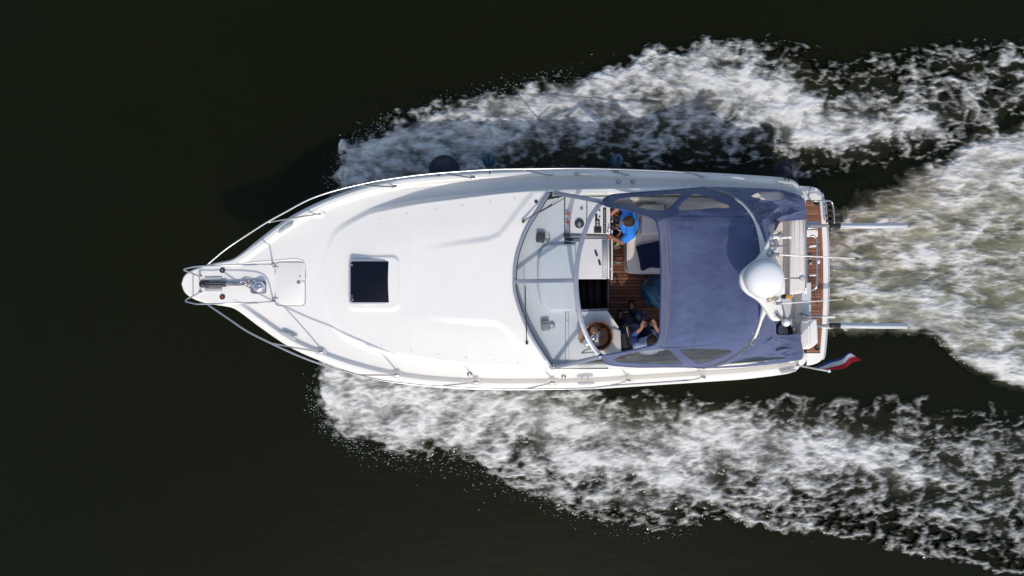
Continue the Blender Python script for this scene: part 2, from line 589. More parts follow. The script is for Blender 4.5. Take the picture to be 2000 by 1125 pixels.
    t.links.new(b2.outputs[0], b.inputs['Normal'])
    return m

def build_water():
    xs = [-3000, -300, -40] + list(np.linspace(-16, 20, 37)) + [60, 300, 3000]
    ys = [-3000, -300, -40] + list(np.linspace(-14, 14, 29)) + [40, 300, 3000]
    V = np.array([(x, y, 0.0) for x in xs for y in ys])
    o = mk('water', (V, grid(V, len(xs), len(ys))), water_mat('dark_green_water', False))
    tag(o, kind='structure')

def table(x, v, xk, vk, T):
    """bilinear table lookup"""
    T = np.asarray(T, float)              # rows: v, columns: x
    xi = np.clip(np.searchsorted(xk, x) - 1, 0, len(xk) - 2)
    vi = np.clip(np.searchsorted(vk, v) - 1, 0, len(vk) - 2)
    xk = np.asarray(xk, float); vk = np.asarray(vk, float)
    a = np.clip((x - xk[xi]) / (xk[xi + 1] - xk[xi]), 0, 1)
    b = np.clip((v - vk[vi]) / (vk[vi + 1] - vk[vi]), 0, 1)
    return (T[vi, xi] * (1 - a) + T[vi, xi + 1] * a) * (1 - b) + (T[vi + 1, xi] * (1 - a) + T[vi + 1, xi + 1] * a) * b

def ycurve(pts, x):
    c = curve(pts, 400)
    return np.interp(x, c[:, 0], c[:, 1])

def foam_region(name, label, bounds, upper, lower, dens, aer, silt, crest, seed, angle, loops=(), lips=(), step=0.0125, soft=14.0, aerk=0.42, ridges=(), base=1.0, us=1.0):
    """one foamy stretch of water; everything is laid out on the water plane from edges measured in pixels at z = 0"""
    x0, y0, x1, y1 = bounds
    X = np.arange((x0 - 1000) * S0, (x1 - 1000) * S0, step)
    Y = np.arange((562.5 - y1) * S0, (562.5 - y0) * S0, step)
    nx, ny = len(X), len(Y)
    GX, GY = np.meshgrid(X, Y, indexing='ij')
    gx, gy = GX.ravel(), GY.ravel()
    px = gx / S0 + 1000; py = 562.5 - gy / S0
    pad = 45
    yu = ycurve(upper, px); yl = ycurve(lower, px)
    sel = (py > yu - pad) & (py < yl + pad) & (px > min(upper[0][0], lower[0][0]) - pad)
    ls = np.zeros(len(px))
    for pts, w, amp in loops + lips:
        q = curve(pts, 40)[:, :2]
        bx = (px > q[:, 0].min() - 3 * w) & (px < q[:, 0].max() + 3 * w) & (py > q[:, 1].min() - 3 * w) & (py < q[:, 1].max() + 3 * w)
        sel |= bx & (py > 0 - 400)
    ids = np.nonzero(sel)[0]
    x, y = gx[ids], gy[ids]
    px, py, yu, yl = px[ids], py[ids], yu[ids], yl[ids]
    # flow-aligned coordinates; a gentle warp bends the large shapes, a slight one the small
    ca, sa = math.cos(R(angle)), math.sin(R(angle))
    u = (x * ca + y * sa) * us; w_ = (-x * sa + y * ca)
    wx = fbm(u * 0.9, w_ * 1.1, 3, seed + 1); wy = fbm(u * 0.9 + 31, w_ * 1.1 + 17, 3, seed + 2)
    u2 = u + 0.22 * wx; w2 = w_ + 0.20 * wy
    u3 = u + 0.05 * wx; w3 = w_ + 0.05 * wy
    # scalloped edges
    ew = 26 * fbm(x * 1.3, y * 1.3, 4, seed + 3) + 13 * fbm(x * 5, y * 6, 3, seed + 4)
    pyw = py + ew; pxw = px + 1.0 * ew
    yu_ = ycurve(upper, pxw); yl_ = ycurve(lower, pxw)
    v = (pyw - yu_) / np.maximum(yl_ - yu_, 6)
    D = table(pxw, v, *dens)
    eu = sstep(-soft, soft * 1.2, pyw - yu_); el = sstep(-soft, soft * 1.2, yl_ - pyw)
    xs_ = min(upper[0][0], lower[0][0])
    ex = sstep(-10, 45, pxw - xs_)
    D = D * base
    for pts, wd, amp in ridges:                  # crests where the wave breaks hardest
        q = curve(pts, 30)[:, :2]
        bx = np.nonzero((px > q[:, 0].min() - 3 * wd) & (px < q[:, 0].max() + 3 * wd) & (py > q[:, 1].min() - 3 * wd) & (py < q[:, 1].max() + 3 * wd))[0]
        d = np.full(len(bx), 1e9)
        ax_ = px[bx] + .8 * ew[bx]; ay_ = py[bx] + .8 * ew[bx]
        for i in range(len(q) - 1):
            e = q[i + 1] - q[i]
            tt = np.clip(((ax_ - q[i, 0]) * e[0] + (ay_ - q[i, 1]) * e[1]) / (e @ e + 1e-9), 0, 1)
            d = np.minimum(d, np.hypot(ax_ - q[i, 0] - tt * e[0], ay_ - q[i, 1] - tt * e[1]))
        D[bx] += amp * np.exp(-(d / wd) ** 2)
    D = D * eu * el * ex
    A = table(pxw, v, *aer) * sstep(-soft, soft * 2.2, pyw - yu_) * sstep(-soft, soft * 2.2, yl_ - pyw) * ex
    nz = lambda q: (q - q.mean()) / (q.std() + 1e-6)
    big = fbm(u * 0.75, w_ * 1.0, 3, seed + 8)
    bil = fbm(u2 * 1.9 + 3, w2 * 2.3, 3, seed + 7, 0.55)              # large billows
    puff = 1 - np.abs(fbm(u2 * 3.0, w2 * 4.4, 3, seed + 5, 0.55)) * 2   # curled ridges
    grain = fbm(u3 * 4.6, w3 * 9.0, 5, seed + 9, 0.70)                # clumps and bubbles
    wa, wb = worley(u2 * 3.6 + .30 * bil, w2 * 4.4 + .30 * grain, seed + 11)
    net = np.exp(-((wb - wa) / 0.22) ** 2)                            # lace round dark cells
    hole = np.clip(0.55 - wa, 0, 1)
    n_lace = nz(nz(puff) * .70 + nz(net) * .55 + nz(grain) * .75 + nz(bil) * .75)
    n_dense = nz(nz(bil) * .95 + nz(puff) * .55 + nz(grain) * .80 - nz(hole) * .45)
    k = sstep(0.35, 0.75, D)
    N = n_lace * (1 - k) + n_dense * k
    rid2 = grain; fine = grain * 1.2; net2 = net - .3
    mF = (D - 0.20) * 1.02
    F = mF + 0.26 * N + 0.45 * big * sstep(0.05, 0.3, D)
    F = np.clip(F, 0, 1) ** 1.35 * sstep(0.02, 0.16, D)
    mist = 0.38 * sstep(.42, .95, D + .30 * fbm(u2 * 1.4 + 8, w2 * 1.8, 4, seed + 30, .6)) * (1 + .5 * bil)   # bubbles just under the surface
    F = 1 - (1 - F) * (1 - np.clip(mist, 0, 1))
    # thin loops and bright lips of foam
    lh = np.zeros(len(px))
    for pts, wd, amp in loops + lips:
        q = curve(pts, 40)[:, :2]
        bx = np.nonzero((px > q[:, 0].min() - 4 * wd - 20) & (px < q[:, 0].max() + 4 * wd + 20) & (py > q[:, 1].min() - 4 * wd - 20) & (py < q[:, 1].max() + 4 * wd + 20))[0]
        if len(bx) == 0: continue
        ax_ = px[bx] + 20 * fbm(x[bx] * 4, y[bx] * 4, 3, seed + 21); ay_ = py[bx] + 20 * fbm(x[bx] * 4 + 9, y[bx] * 4, 3, seed + 22)
        d = np.full(len(bx), 1e9)
        for i in range(len(q) - 1):
            e = q[i + 1] - q[i]
            tt = np.clip(((ax_ - q[i, 0]) * e[0] + (ay_ - q[i, 1]) * e[1]) / (e @ e + 1e-9), 0, 1)
            d = np.minimum(d, np.hypot(ax_ - q[i, 0] - tt * e[0], ay_ - q[i, 1] - tt * e[1]))
        br = 0.42 + 1.5 * grain[bx] + 0.6 * big[bx] + 0.35 * net2[bx]
        g = amp * np.exp(-(d / wd) ** 2) * np.clip(br, 0, 1.3)
        F[bx] = np.maximum(F[bx], np.clip(g, 0, 1))
        lh[bx] = np.maximum(lh[bx], 0.02 * g)
    # smear along the flow: the sheet slides aft as it breaks
    fl = np.zeros(nx * ny); fl[ids] = F
    fl = fl.reshape(nx, ny); acc = fl * 2.0; wt = 2.0
    for sh, wgt in ((1, 1.3), (2, .6)):
        acc[sh:] += fl[:-sh] * wgt; acc[:-sh] += fl[sh:] * wgt; wt += 2 * wgt
    F = np.clip((acc / wt).ravel()[ids] * 1.04, 0, 1)
    A = np.clip(A * aerk * (0.72 + 1.0 * fbm(u2 * 1.6, w2 * 2.4, 5, seed + 10, .6)), 0, 1)
    if aerk < .9: A = A * (.15 + .85 * sstep(.2, .55, D))
    A = np.maximum(A, 0.25 * F)
    if PREVIEW: return px, py, F, A
    SI = np.clip(table(pxw, v, *silt) * (1.0 + 0.6 * big), 0, 1)
    H = table(pxw, v, *crest) * eu * el * ex
    rel = sstep(0.0, 0.5, np.maximum(D, A * 0.6))
    Z = 0.006 + H * (1 + 0.35 * bil) + rel * (0.050 * bil + 0.012 * grain) + 0.030 * F + lh
    Z = np.maximum(Z, 0.005)
    keep = (np.maximum(F, A) > 0.012)
    # cells whose corners are all present and of which one shows foam
    idx = np.full(nx * ny, -1, np.int64)
    idx[ids] = np.arange(len(ids))
    a = (np.arange(nx - 1)[:, None] * ny + np.arange(ny - 1)[None, :]).ravel()
    q = np.stack([a, a + ny, a + ny + 1, a + 1], 1)
    qi = idx[q]
    ok = (qi >= 0).all(1)
    qi = qi[ok]
    kk = keep[qi].any(1)
    qi = qi[kk]
    used = np.unique(qi)
    re = np.full(len(ids), -1, np.int64); re[used] = np.arange(len(used))
    qi = re[qi]
    V = np.stack([x[used], y[used], Z[used]], 1)
    # rim of the patch sits just above the sheet
    me = bpy.data.meshes.new(name)
    nv, nf = len(V), len(qi)
    me.vertices.add(nv); me.vertices.foreach_set('co', V.ravel())
    me.loops.add(nf * 4); me.loops.foreach_set('vertex_index', qi.ravel().astype(np.int32))
    me.polygons.add(nf); me.polygons.foreach_set('loop_start', np.arange(0, nf * 4, 4, dtype=np.int32))
    me.update(calc_edges=True)
    me.polygons.foreach_set('use_smooth', np.ones(nf, bool))
    for nm, arr in (('foam', F), ('aer', A), ('silt', SI)):
        at = me.attributes.new(nm, 'FLOAT', 'POINT')
        at.data.foreach_set('value', arr[used].astype(np.float32))
    me.materials.append(FOAM)
    o = bpy.data.objects.new(name, me)
    COL.objects.link(o)
    tag(o, label, 'foam', kind='stuff')
    # edge points for droplets
    ed = (F[used] > 0.25) & (D[used] < 0.5) & (D[used] > 0.1)
    return V[ed]

build_water()
FOAM = water_mat('foam_on_water', True)
XT = [640, 760, 900, 1050, 1200, 1350, 1480, 1600, 1750, 1900, 2350]
VT = [0, .12, .3, .5, .7, .86, 1]
drops = []
d = foam_region('bow_wave_foam', 'bluish white foam thrown up along the shaded starboard side of the boat', (560, -120, 2360, 500),
    [(640, 365), (660, 325), (690, 275), (760, 237), (860, 207), (960, 183), (1080, 155), (1190, 130), (1260, 105), (1330, 90), (1450, 70), (1560, 80), (1650, 110), (1750, 97), (1850, 85), (2000, 78), (2360, 50)],
    [(640, 480), (700, 455), (800, 425), (900, 405), (1000, 392), (1080, 372), (1150, 345), (1300, 332), (1450, 335), (1540, 345), (1650, 340), (1750, 325), (1830, 300), (1900, 270), (2000, 235), (2360, 130)],
    (XT, VT, [[.50, .40, .38, .38, .46, .46, .28, .26, .24, .26, .26],
              [.70, .64, .56, .60, .76, .62, .38, .34, .32, .34, .32],
              [.80, .74, .68, .72, .74, .74, .60, .44, .38, .40, .36],
              [.80, .72, .68, .60, .62, .70, .86, .66, .48, .44, .38],
              [.78, .70, .50, .34, .48, .50, .62, .78, .70, .46, .36],
              [.72, .66, .60, .46, .36, .34, .30, .24, .24, .30, .30],
              [.50, .46, .40, .24, .14, .12, .12, .14, .14, .20, .22]]),
    (XT, VT, [[.10] * 11, [.25, .25, .22, .2, .2, .15, .1, .1, .1, .1, .1], [.35, .4, .35, .3, .25, .2, .15, .1, .1, .1, .1], [.4, .45, .4, .4, .3, .25, .25, .15, .1, .1, .1],
              [.45, .5, .5, .5, .4, .3, .3, .3, .2, .15, .1], [.5, .5, .5, .5, .4, .3, .25, .35, .3, .15, .1], [.4, .4, .4, .35, .2, .1, .1, .1, .1, .1, .1]]),
    (XT, VT, [[0] * 11] * 7),
    (XT, VT, [[.02, .04, .04, .05, .05, .05, .03, .02, .02, .02, .02], [.10, .12, .10, .10, .12, .10, .05, .04, .03, .03, .02], [.16, .18, .14, .12, .12, .10, .08, .05, .04, .03, .02],
              [.16, .18, .14, .10, .08, .06, .08, .06, .04, .03, .02], [.14, .14, .10, .06, .03, .02, .05, .06, .05, .03, .02], [.10, .08, .05, .02, .0, .0, .0, .03, .03, .02, .02], [.04, .03, .0, .0, .0, .0, .0, .0, .0, .0, .0]]),
    3, -4, base=.86, ridges=(
        ([(1180, 140), (1260, 110), (1340, 95), (1420, 104)], 17, .30), ([(1320, 150), (1420, 162), (1480, 180), (1530, 215), (1590, 255)], 24, .36),
        ([(1560, 268), (1650, 266), (1730, 250), (1800, 240), (1818, 256)], 15, .34), ([(690, 300), (760, 270), (880, 238), (1000, 212), (1100, 188), (1200, 165)], 26, .20),
        ([(670, 350), (740, 330), (830, 320), (900, 295), (980, 288)], 20, .18), ([(1540, 150), (1580, 200), (1590, 240)], 16, .22), ([(1660, 185), (1680, 205), (1720, 200)], 12, .22),
        ([(1880, 190), (1915, 230), (1930, 232)], 10, .22), ([(1000, 250), (1100, 240), (1250, 215), (1350, 200)], 20, .14)))
drops.append(d)
XB = [600, 720, 860, 1000, 1150, 1300, 1450, 1600, 1750, 1900, 2350]
loops = (([(1502, 812), (1508, 785), (1525, 773), (1552, 775), (1562, 795), (1548, 830), (1535, 850)], 5.3, 0.46),
         ([(1542, 812), (1560, 788), (1576, 785), (1575, 812), (1550, 845)], 5.0, 0.41),
         ([(1610, 820), (1622, 795), (1640, 782), (1662, 790), (1665, 815), (1648, 850), (1640, 872)], 5.3, 0.46),
         ([(1630, 795), (1655, 795), (1660, 812)], 4.7, 0.34),
         ([(1705, 810), (1712, 785), (1728, 774), (1750, 782), (1754, 810), (1748, 850)], 5.3, 0.45),
         ([(1770, 850), (1788, 815), (1795, 785), (1810, 776)], 5.0, 0.32), ([(1832, 838), (1842, 870), (1838, 900)], 5.4, 0.38),
         ([(1910, 835), (1930, 850), (1928, 880), (1915, 900)], 5.4, 0.38), ([(1936, 790), (1938, 830)], 4.7, 0.22))
lips = (([(1090, 985), (1160, 1005), (1230, 1018), (1290, 1028)], 4.5, .75),
        ([(1385, 968), (1420, 997), (1460, 1010), (1500, 1020), (1530, 1034), (1560, 1022), (1600, 1026), (1650, 1046), (1690, 1040)], 5.0, .95),
        ([(1730, 1062), (1790, 1076), (1850, 1082), (1900, 1098), (1950, 1112), (2010, 1118), (2120, 1140)], 4.0, .85),
        ([(930, 890), (975, 925), (1040, 960), (1100, 985)], 4.5, .6))
d = foam_region('bow_wave_foam', 'bright white sunlit foam spreading from the port side of the boat', (560, 580, 2360, 1290),
    [(606, 600), (640, 612), (700, 632), (760, 652), (860, 683), (1000, 706), (1060, 718), (1110, 745), (1200, 768), (1300, 770), (1400, 772), (1500, 775), (1600, 778), (1750, 785), (1900, 800), (2000, 800), (2360, 800)],
    [(606, 700), (618, 785), (640, 835), (700, 868), (800, 885), (880, 892), (940, 908), (980, 932), (1060, 965), (1100, 985), (1200, 1015), (1290, 1030), (1400, 1012), (1480, 1022), (1560, 1032), (1680, 1045), (1740, 1064), (1850, 1088), (2000, 1115), (2360, 1190)],
    (XB, VT, [[.60, .62, .55, .46, .26, .18, .14, .12, .12, .12, .14],
              [.70, .70, .62, .66, .54, .46, .34, .22, .20, .20, .24],
              [.80, .74, .74, .78, .76, .72, .68, .62, .52, .44, .38],
              [.82, .80, .80, .70, .64, .68, .74, .70, .64, .54, .42],
              [.80, .84, .80, .66, .58, .58, .58, .44, .38, .40, .34],
              [.70, .72, .64, .54, .52, .50, .42, .34, .31, .32, .28],
              [.42, .38, .36, .40, .44, .38, .32, .34, .36, .34, .28]]),
    (XB, VT, [[.4, .4, .5, .55, .55, .55, .5, .4, .3, .2, .2], [.5, .5, .55, .6, .65, .6, .5, .45, .35, .25, .2], [.4, .4, .5, .55, .5, .5, .45, .4, .3, .2, .2], [.4, .4, .4, .4, .3, .3, .3, .25, .2, .2, .15],
              [.35, .35, .3, .25, .2, .2, .15, .1, .1, .1, .1], [.2, .2, .15, .1, .1, .1, .1, .1, .1, .1, .1], [.08] * 11]),
    (XB, VT, [[0] * 11] * 7),
    (XB, VT, [[.02, .02, .0, .0, .0, .0, .0, .0, .0, .0, .0], [.08, .08, .05, .02, .0, .0, .0, .0, .0, .0, .0], [.14, .15, .12, .08, .04, .03, .03, .03, .03, .02, .02], [.16, .17, .15, .10, .06, .05, .05, .05, .04, .03, .03],
              [.13, .15, .14, .10, .08, .06, .05, .04, .04, .04, .03], [.06, .08, .09, .09, .08, .07, .05, .04, .04, .04, .03], [.02, .03, .03, .05, .06, .05, .04, .05, .05, .05, .03]]),
    41, 6, base=.86, ridges=(
        ([(640, 760), (720, 820), (800, 840), (900, 850), (960, 890)], 28, .20), ([(700, 760), (860, 790), (1000, 800), (1100, 830), (1200, 850)], 22, .24),
        ([(1080, 880), (1200, 900), (1290, 925), (1340, 945), (1390, 965)], 16, .32), ([(1360, 845), (1480, 850), (1560, 858), (1650, 872), (1760, 888)], 26, .26),
        ([(1000, 940), (1100, 960), (1200, 975), (1300, 985)], 12, .16), ([(1900, 870), (1960, 860), (2040, 870)], 26, .18), ([(1800, 990), (1900, 1020), (2000, 1050)], 12, .2),
        ([(1520, 960), (1560, 945), (1600, 960)], 14, .24), ([(1300, 890), (1340, 880), (1370, 905)], 16, .22)),
    loops=loops, lips=lips)
drops.append(d)
XW = [1570, 1640, 1720, 1800, 1880, 1960, 2350]
d = foam_region('propeller_wash', 'broad pale green churned wash behind the swim platform', (1540, 60, 2360, 900),
    [(1585, 470), (1600, 440), (1625, 415), (1680, 385), (1760, 350), (1830, 312), (1900, 272), (1950, 255), (2000, 243), (2360, 130)],
    [(1585, 630), (1615, 645), (1700, 650), (1780, 645), (1830, 662), (1880, 708), (1940, 737), (2000, 758), (2360, 860)],
    (XW, VT, [[.50, .52, .52, .56, .66, .70, .62],
              [.54, .56, .60, .70, .84, .84, .70],
              [.50, .52, .56, .60, .62, .64, .60],
              [.46, .48, .50, .54, .54, .52, .52],
              [.46, .48, .56, .60, .60, .56, .56],
              [.50, .54, .64, .72, .76, .76, .68],
              [.36, .36, .40, .55, .66, .66, .58]]),
    (XW, VT, [[.5, .5, .5, .45, .4, .4, .4], [.75, .75, .75, .7, .6, .6, .6], [.85, .9, .9, .85, .8, .8, .7], [.9, .95, .95, .9, .9, .9, .8], [.9, .9, .9, .9, .85, .85, .8], [.8, .8, .8, .75, .7, .7, .7], [.7, .7, .6, .4, .4, .4, .4]]),
    (XW, VT, [[.9, .9, .8, .5, .2, .1, 0], [.9, .9, .8, .5, .2, .1, 0], [.5, .5, .4, .3, .1, .1, 0], [.3, .25, .2, .1, .05, .05, 0], [.1, .1, .05, 0, 0, 0, 0], [.05, 0, 0, 0, 0, 0, 0], [0] * 7]),
    (XW, VT, [[.0, .02, .03, .04, .05, .06, .04], [.02, .04, .05, .08, .12, .12, .08], [.02, .03, .04, .06, .08, .08, .05], [.0, .02, .03, .04, .04, .04, .04], [.02, .03, .04, .05, .06, .06, .05], [.02, .04, .06, .08, .10, .10, .07], [.0, .02, .03, .04, .05, .05, .04]]),
    77, 0, aerk=1.0, base=.80, us=.62, ridges=(
        ([(1850, 330), (1920, 292), (2000, 272), (2120, 235)], 30, .36), ([(1780, 655), (1850, 690), (1920, 728), (2000, 750), (2120, 785)], 26, .36),
        ([(1640, 560), (1760, 580), (1880, 612), (2000, 622)], 14, .20), ([(1640, 450), (1750, 432), (1850, 405), (1950, 380)], 14, .18), ([(1760, 505), (1850, 495), (1930, 440), (2000, 400)], 11, .24),
        ([(1800, 560), (1880, 530), (1960, 560)], 10, .2), ([(1640, 610), (1750, 618), (1820, 640)], 12, .22)))
drops.append(d)

def build_spray():
    pts = np.vstack(drops)
    n = min(len(pts), 2000)
    pts = pts[rng.choice(len(pts), n, replace=False)]
    # flung flecks too: spray ahead of the two bow waves and along the port wave's outer edge
    ex = []
    for ln, n_, sg in (([(650, 372), (672, 315), (700, 275), (780, 232)], 420, 13), ([(618, 745), (625, 800), (650, 845), (720, 874)], 420, 12), ([(700, 876), (800, 895), (900, 912), (980, 945)], 420, 20), ([(980, 940), (1100, 995), (1250, 1032), (1340, 1030)], 260, 13), ([(860, 205), (1000, 170), (1120, 140)], 200, 12)):
        q = curve(ln, 200)
        q = q[rng.integers(0, 200, n_)] + rng.normal(0, sg, (n_, 2)) * np.array([1.0, .8])
        ex.append(np.stack([(q[:, 0] - 1000) * S0, (562.5 - q[:, 1]) * S0, np.full(n_, .012)], 1))
    pts = np.vstack([pts] + ex); nf_ = sum(len(e) for e in ex)
    V, F = [], []
    base = [(1, 0, 0), (-.5, .87, 0), (-.5, -.87, 0), (.5, .87, 0), (0, 0, 1)]
    oct_v = np.array([(1, 0, 0), (0, 1, 0), (-1, 0, 0), (0, -1, 0), (0, 0, 1), (0, 0, -1)], float)
    oct_f = [(0, 1, 4), (1, 2, 4), (2, 3, 4), (3, 0, 4), (1, 0, 5), (2, 1, 5), (3, 2, 5), (0, 3, 5)]
    for ip_, p in enumerate(pts):
        flung = ip_ >= len(pts) - nf_
        j = rng.normal(0, 0.02 if flung else 0.14, 2)
        r = 0.0022 + 0.0050 * rng.random() ** 3.5
        c = np.array([p[0] + j[0], p[1] + j[1], p[2] + 0.01 + abs(rng.normal(0, 0.08))])
        k = len(V)
        for q in oct_v:
            V.append(c + q * r * np.array([2.4, 1, 0.8]))
        F += [[i + k for i in f] for f in oct_f]
    o = mk('spray_droplets', (np.array(V), F), mat('spray_white', (0.62, 0.64, 0.65), 0.4), origin=(0, 0, 0))
    tag(o, 'tiny white water droplets flung from the edges of the wake', 'spray', kind='stuff')
build_spray()

# ================================================================== the boat
BOAT = empty('motor_boat', P(1000, 548, 0.0))
tag(BOAT, 'white motor cruiser with navy canvas canopy under way, bow pointing left', 'boat')

TOP = [(357.5, 554), (359, 545), (363, 537), (372, 530), (385, 524), (400, 519), (425, 513), (450, 508), (463, 502), (480, 489), (494, 477), (525, 452), (556, 430), (592, 409), (640, 387), (700, 366), (760, 351), (800, 344), (900, 336), (1000, 331), (1100, 329), (1200, 330), (1300, 333.5), (1400, 338), (1510, 345), (1540, 349), (1554, 355), (1562, 364), (1566, 374)]
BOT = [(357.5, 554), (359, 563), (363, 571), (372, 579), (388, 587), (409, 593), (444, 598.5), (455, 601), (465, 606), (480, 617), (508, 639), (556, 672), (604, 696), (676, 723), (748, 742), (820, 754), (900, 760), (980, 762), (1038, 762), (1140, 760.5), (1200, 757.5), (1300, 751), (1400, 744.5), (1460, 740), (1532, 731), (1552, 725), (1562, 717), (1566, 708)]
def zg_px(x):
    return np.interp(x, [358, 460, 640, 820, 1000, 1300, 1570], [1.80, 1.79, 1.67, 1.57, 1.50, 1.41, 1.36])
FL = 0.07                                        # drop of the outer flange
def world_line(pts, zf):
    c = curve(pts, 500)
    z = zf(c[:, 0])
    s = (CAM_Z - z) / FPX
    return (c[:, 0] - 1000) * s, (562.5 - c[:, 1]) * s
TX, TY = world_line(TOP, lambda x: zg_px(x) - FL)
BX, BY = world_line(BOT, lambda x: zg_px(x) - FL)
XTIP, XSTERN = max(TX[0], BX[0]), min(TX[-1], BX[-1])
def yT(X): return np.interp(X, TX, TY)
def yB(X): return np.interp(X, BX, BY)
def pxX(X):                                      # photo x (at deck height) of a world X
    px = X / ((CAM_Z - 1.5) / FPX) + 1000
    for _ in range(3):
        px = X / ((CAM_Z - zg_px(px)) / FPX) + 1000
    return px
# coachroof outline (foot of its side), clockwise in pixels: starboard nose to stern and back along port
ROOF_T = [(621, 548), (624, 512), (641, 462), (664, 437), (712, 411), (738, 403), (820, 389), (898, 380), (980, 371), (1050, 366), (1077, 365), (1200, 362), (1300, 361), (1400, 362), (1500, 367), (1570, 375)]
ROOF_B = [(621, 548), (625, 585), (640, 628), (652, 648), (676, 669), (738, 692), (820, 706.5), (898, 717), (980, 722), (1050, 725), (1077, 725.6), (1200, 725), (1300, 722), (1400, 719), (1500, 712), (1570, 704)]
def zd_px(x): return zg_px(x) - 0.06
rt = np.stack(world_line(ROOF_T, zd_px), 1)[::6]
rb = np.stack(world_line(ROOF_B, zd_px), 1)[::6]
ROOFPOLY = [tuple(p) for p in rt] + [tuple(p) for p in rb[::-1]]
PANEL = [(800, 490), (822, 484), (900, 473), (955, 465), (975, 456), (990, 438), (1022, 396), (1045, 370), (1100, 370), (1100, 712), (1052, 712), (1030, 690), (985, 643), (968, 632), (900, 628), (822, 622), (800, 618)]
PANELW = [tuple(P(x, y, 1.98)[:2]) for x, y in PANEL]
HATCHW = [tuple(P(x, y, 1.86)[:2]) for x, y in rrect(677, 503, 775, 603, 10)]
def deckz(X, Y):
    X = np.atleast_1d(np.asarray(X, float)); Y = np.atleast_1d(np.asarray(Y, float))
    px = pxX(X)
    zg = zg_px(px)
    t, b = yT(X), yB(X)
    st = (yT(X + .03) - yT(X - .03)) / .06; sb = (yB(X + .03) - yB(X - .03)) / .06
    d = np.minimum((t - Y) / np.sqrt(1 + st ** 2), (Y - b) / np.sqrt(1 + sb ** 2))
    pul = sstep(440, 520, px)                    # 0 on the anchor pulpit, 1 on the hull proper
    fw = 0.030 + 0.040 * pul
    z = zg - FL * (0.5 + 0.5 * pul) * (1 - np.clip(d / fw, 0, 1)) ** 1.3
    rw = fw + 0.05
    z = z - 0.075 * pul * sstep(rw, rw + 0.065, d)
    # gentle camber of the deck
    c, hw = (t + b) / 2, (t - b) / 2
    z = z + 0.05 * pul * (1 - ((Y - c) / np.maximum(hw, .05)) ** 2)
    sd_ = sdist(X, Y, ROOFPOLY)
    hc = np.interp(px, [615, 640, 664, 712, 808, 916, 1077, 1290, 1420, 1570], [.008, .018, .04, .10, .27, .39, .47, .42, .34, .24])
    S = sstep(0.0, 0.12, sd_)
    cr = np.interp(px, [620, 700, 900, 1077], [.02, .03, .04, .045])
    z = z + hc * S + cr * sstep(0.02, 0.75, sd_) * sstep(0, .25, sd_) * (px < 1078)
    pn = sstep(-0.055, 0.055, sdist(X, Y, PANELW)) * sstep(815, 950, px) * (px < 1080)
    z = z + 0.034 * pn
    hp = sdist(X, Y, HATCHW)
    z = z + 0.028 * sstep(-0.05, 0.0, hp) * sstep(676, 720, px) + 0.008 * sstep(-0.035, 0.0, hp)
    return z
def D(px, py, up=0.0):
    """point on the deck seen at a photo pixel"""
    z = 1.6
    for _ in range(6):
        p = P(px, py, z)
        z = float(deckz(p.x, p.y)[0])
    p = P(px, py, z + up)
    return p

# windscreen foot (pixel curve) - the coachroof ends here
WS = [(1074, 374), (1049, 414), (1029, 446), (1013, 486), (1006, 518), (1004.5, 548), (1006, 572), (1018, 612), (1037, 655), (1058, 689), (1078, 719)]
wsp = curve(WS, 200)
wsz = 1.97
ws_w = np.stack([(wsp[:, 0] - 1000) * (CAM_Z - wsz) / FPX, (562.5 - wsp[:, 1]) * (CAM_Z - wsz) / FPX], 1)
def build_deck():
    NU, NV = 430, 261
    X0 = XTIP + 0.002
    X1 = (1077 - 1000) * (CAM_Z - 1.48) / FPX
    XM = (930 - 1000) * (CAM_Z - 1.5) / FPX
    u = np.concatenate([X0 + (np.linspace(0, 1, 60) ** 2) * 0.35, np.linspace(X0 + .35, X1, NU - 59)[1:]])
    # lateral fractions, denser towards the edges
    s = np.linspace(-1, 1, NV)
    s = np.sign(s) * (1 - (1 - np.abs(s)) ** 1.25)
    UU, SS = np.meshgrid(u, s, indexing='ij')
    c, hw = (yT(UU) + yB(UU)) / 2, (yT(UU) - yB(UU)) / 2
    YY = c + SS * hw
    # bend the last stations onto the windscreen foot
    o = np.argsort(ws_w[:, 1])
    xe = np.interp(YY, ws_w[o, 1], ws_w[o, 0], left=X1, right=X1)
    # side decks carry straight on to X1
    lim = np.maximum(np.abs(SS) - 0.80, 0) * 60
    xe = np.where(np.abs(SS) > 0.86, X1, xe)
    f = np.clip((UU - XM) / (X1 - XM), 0, 1)
    XX = np.where(UU > XM, XM + f * (xe - XM), UU)
    c, hw = (yT(XX) + yB(XX)) / 2, (yT(XX) - yB(XX)) / 2
    YY = c + SS * hw
    ZZ = deckz(XX.ravel(), YY.ravel()).reshape(XX.shape)
    V = np.stack([XX.ravel(), YY.ravel(), ZZ.ravel()], 1)
    return mk('deck', (V, grid(V, len(u), NV)), M['gel'], BOAT)
DECK = build_deck()

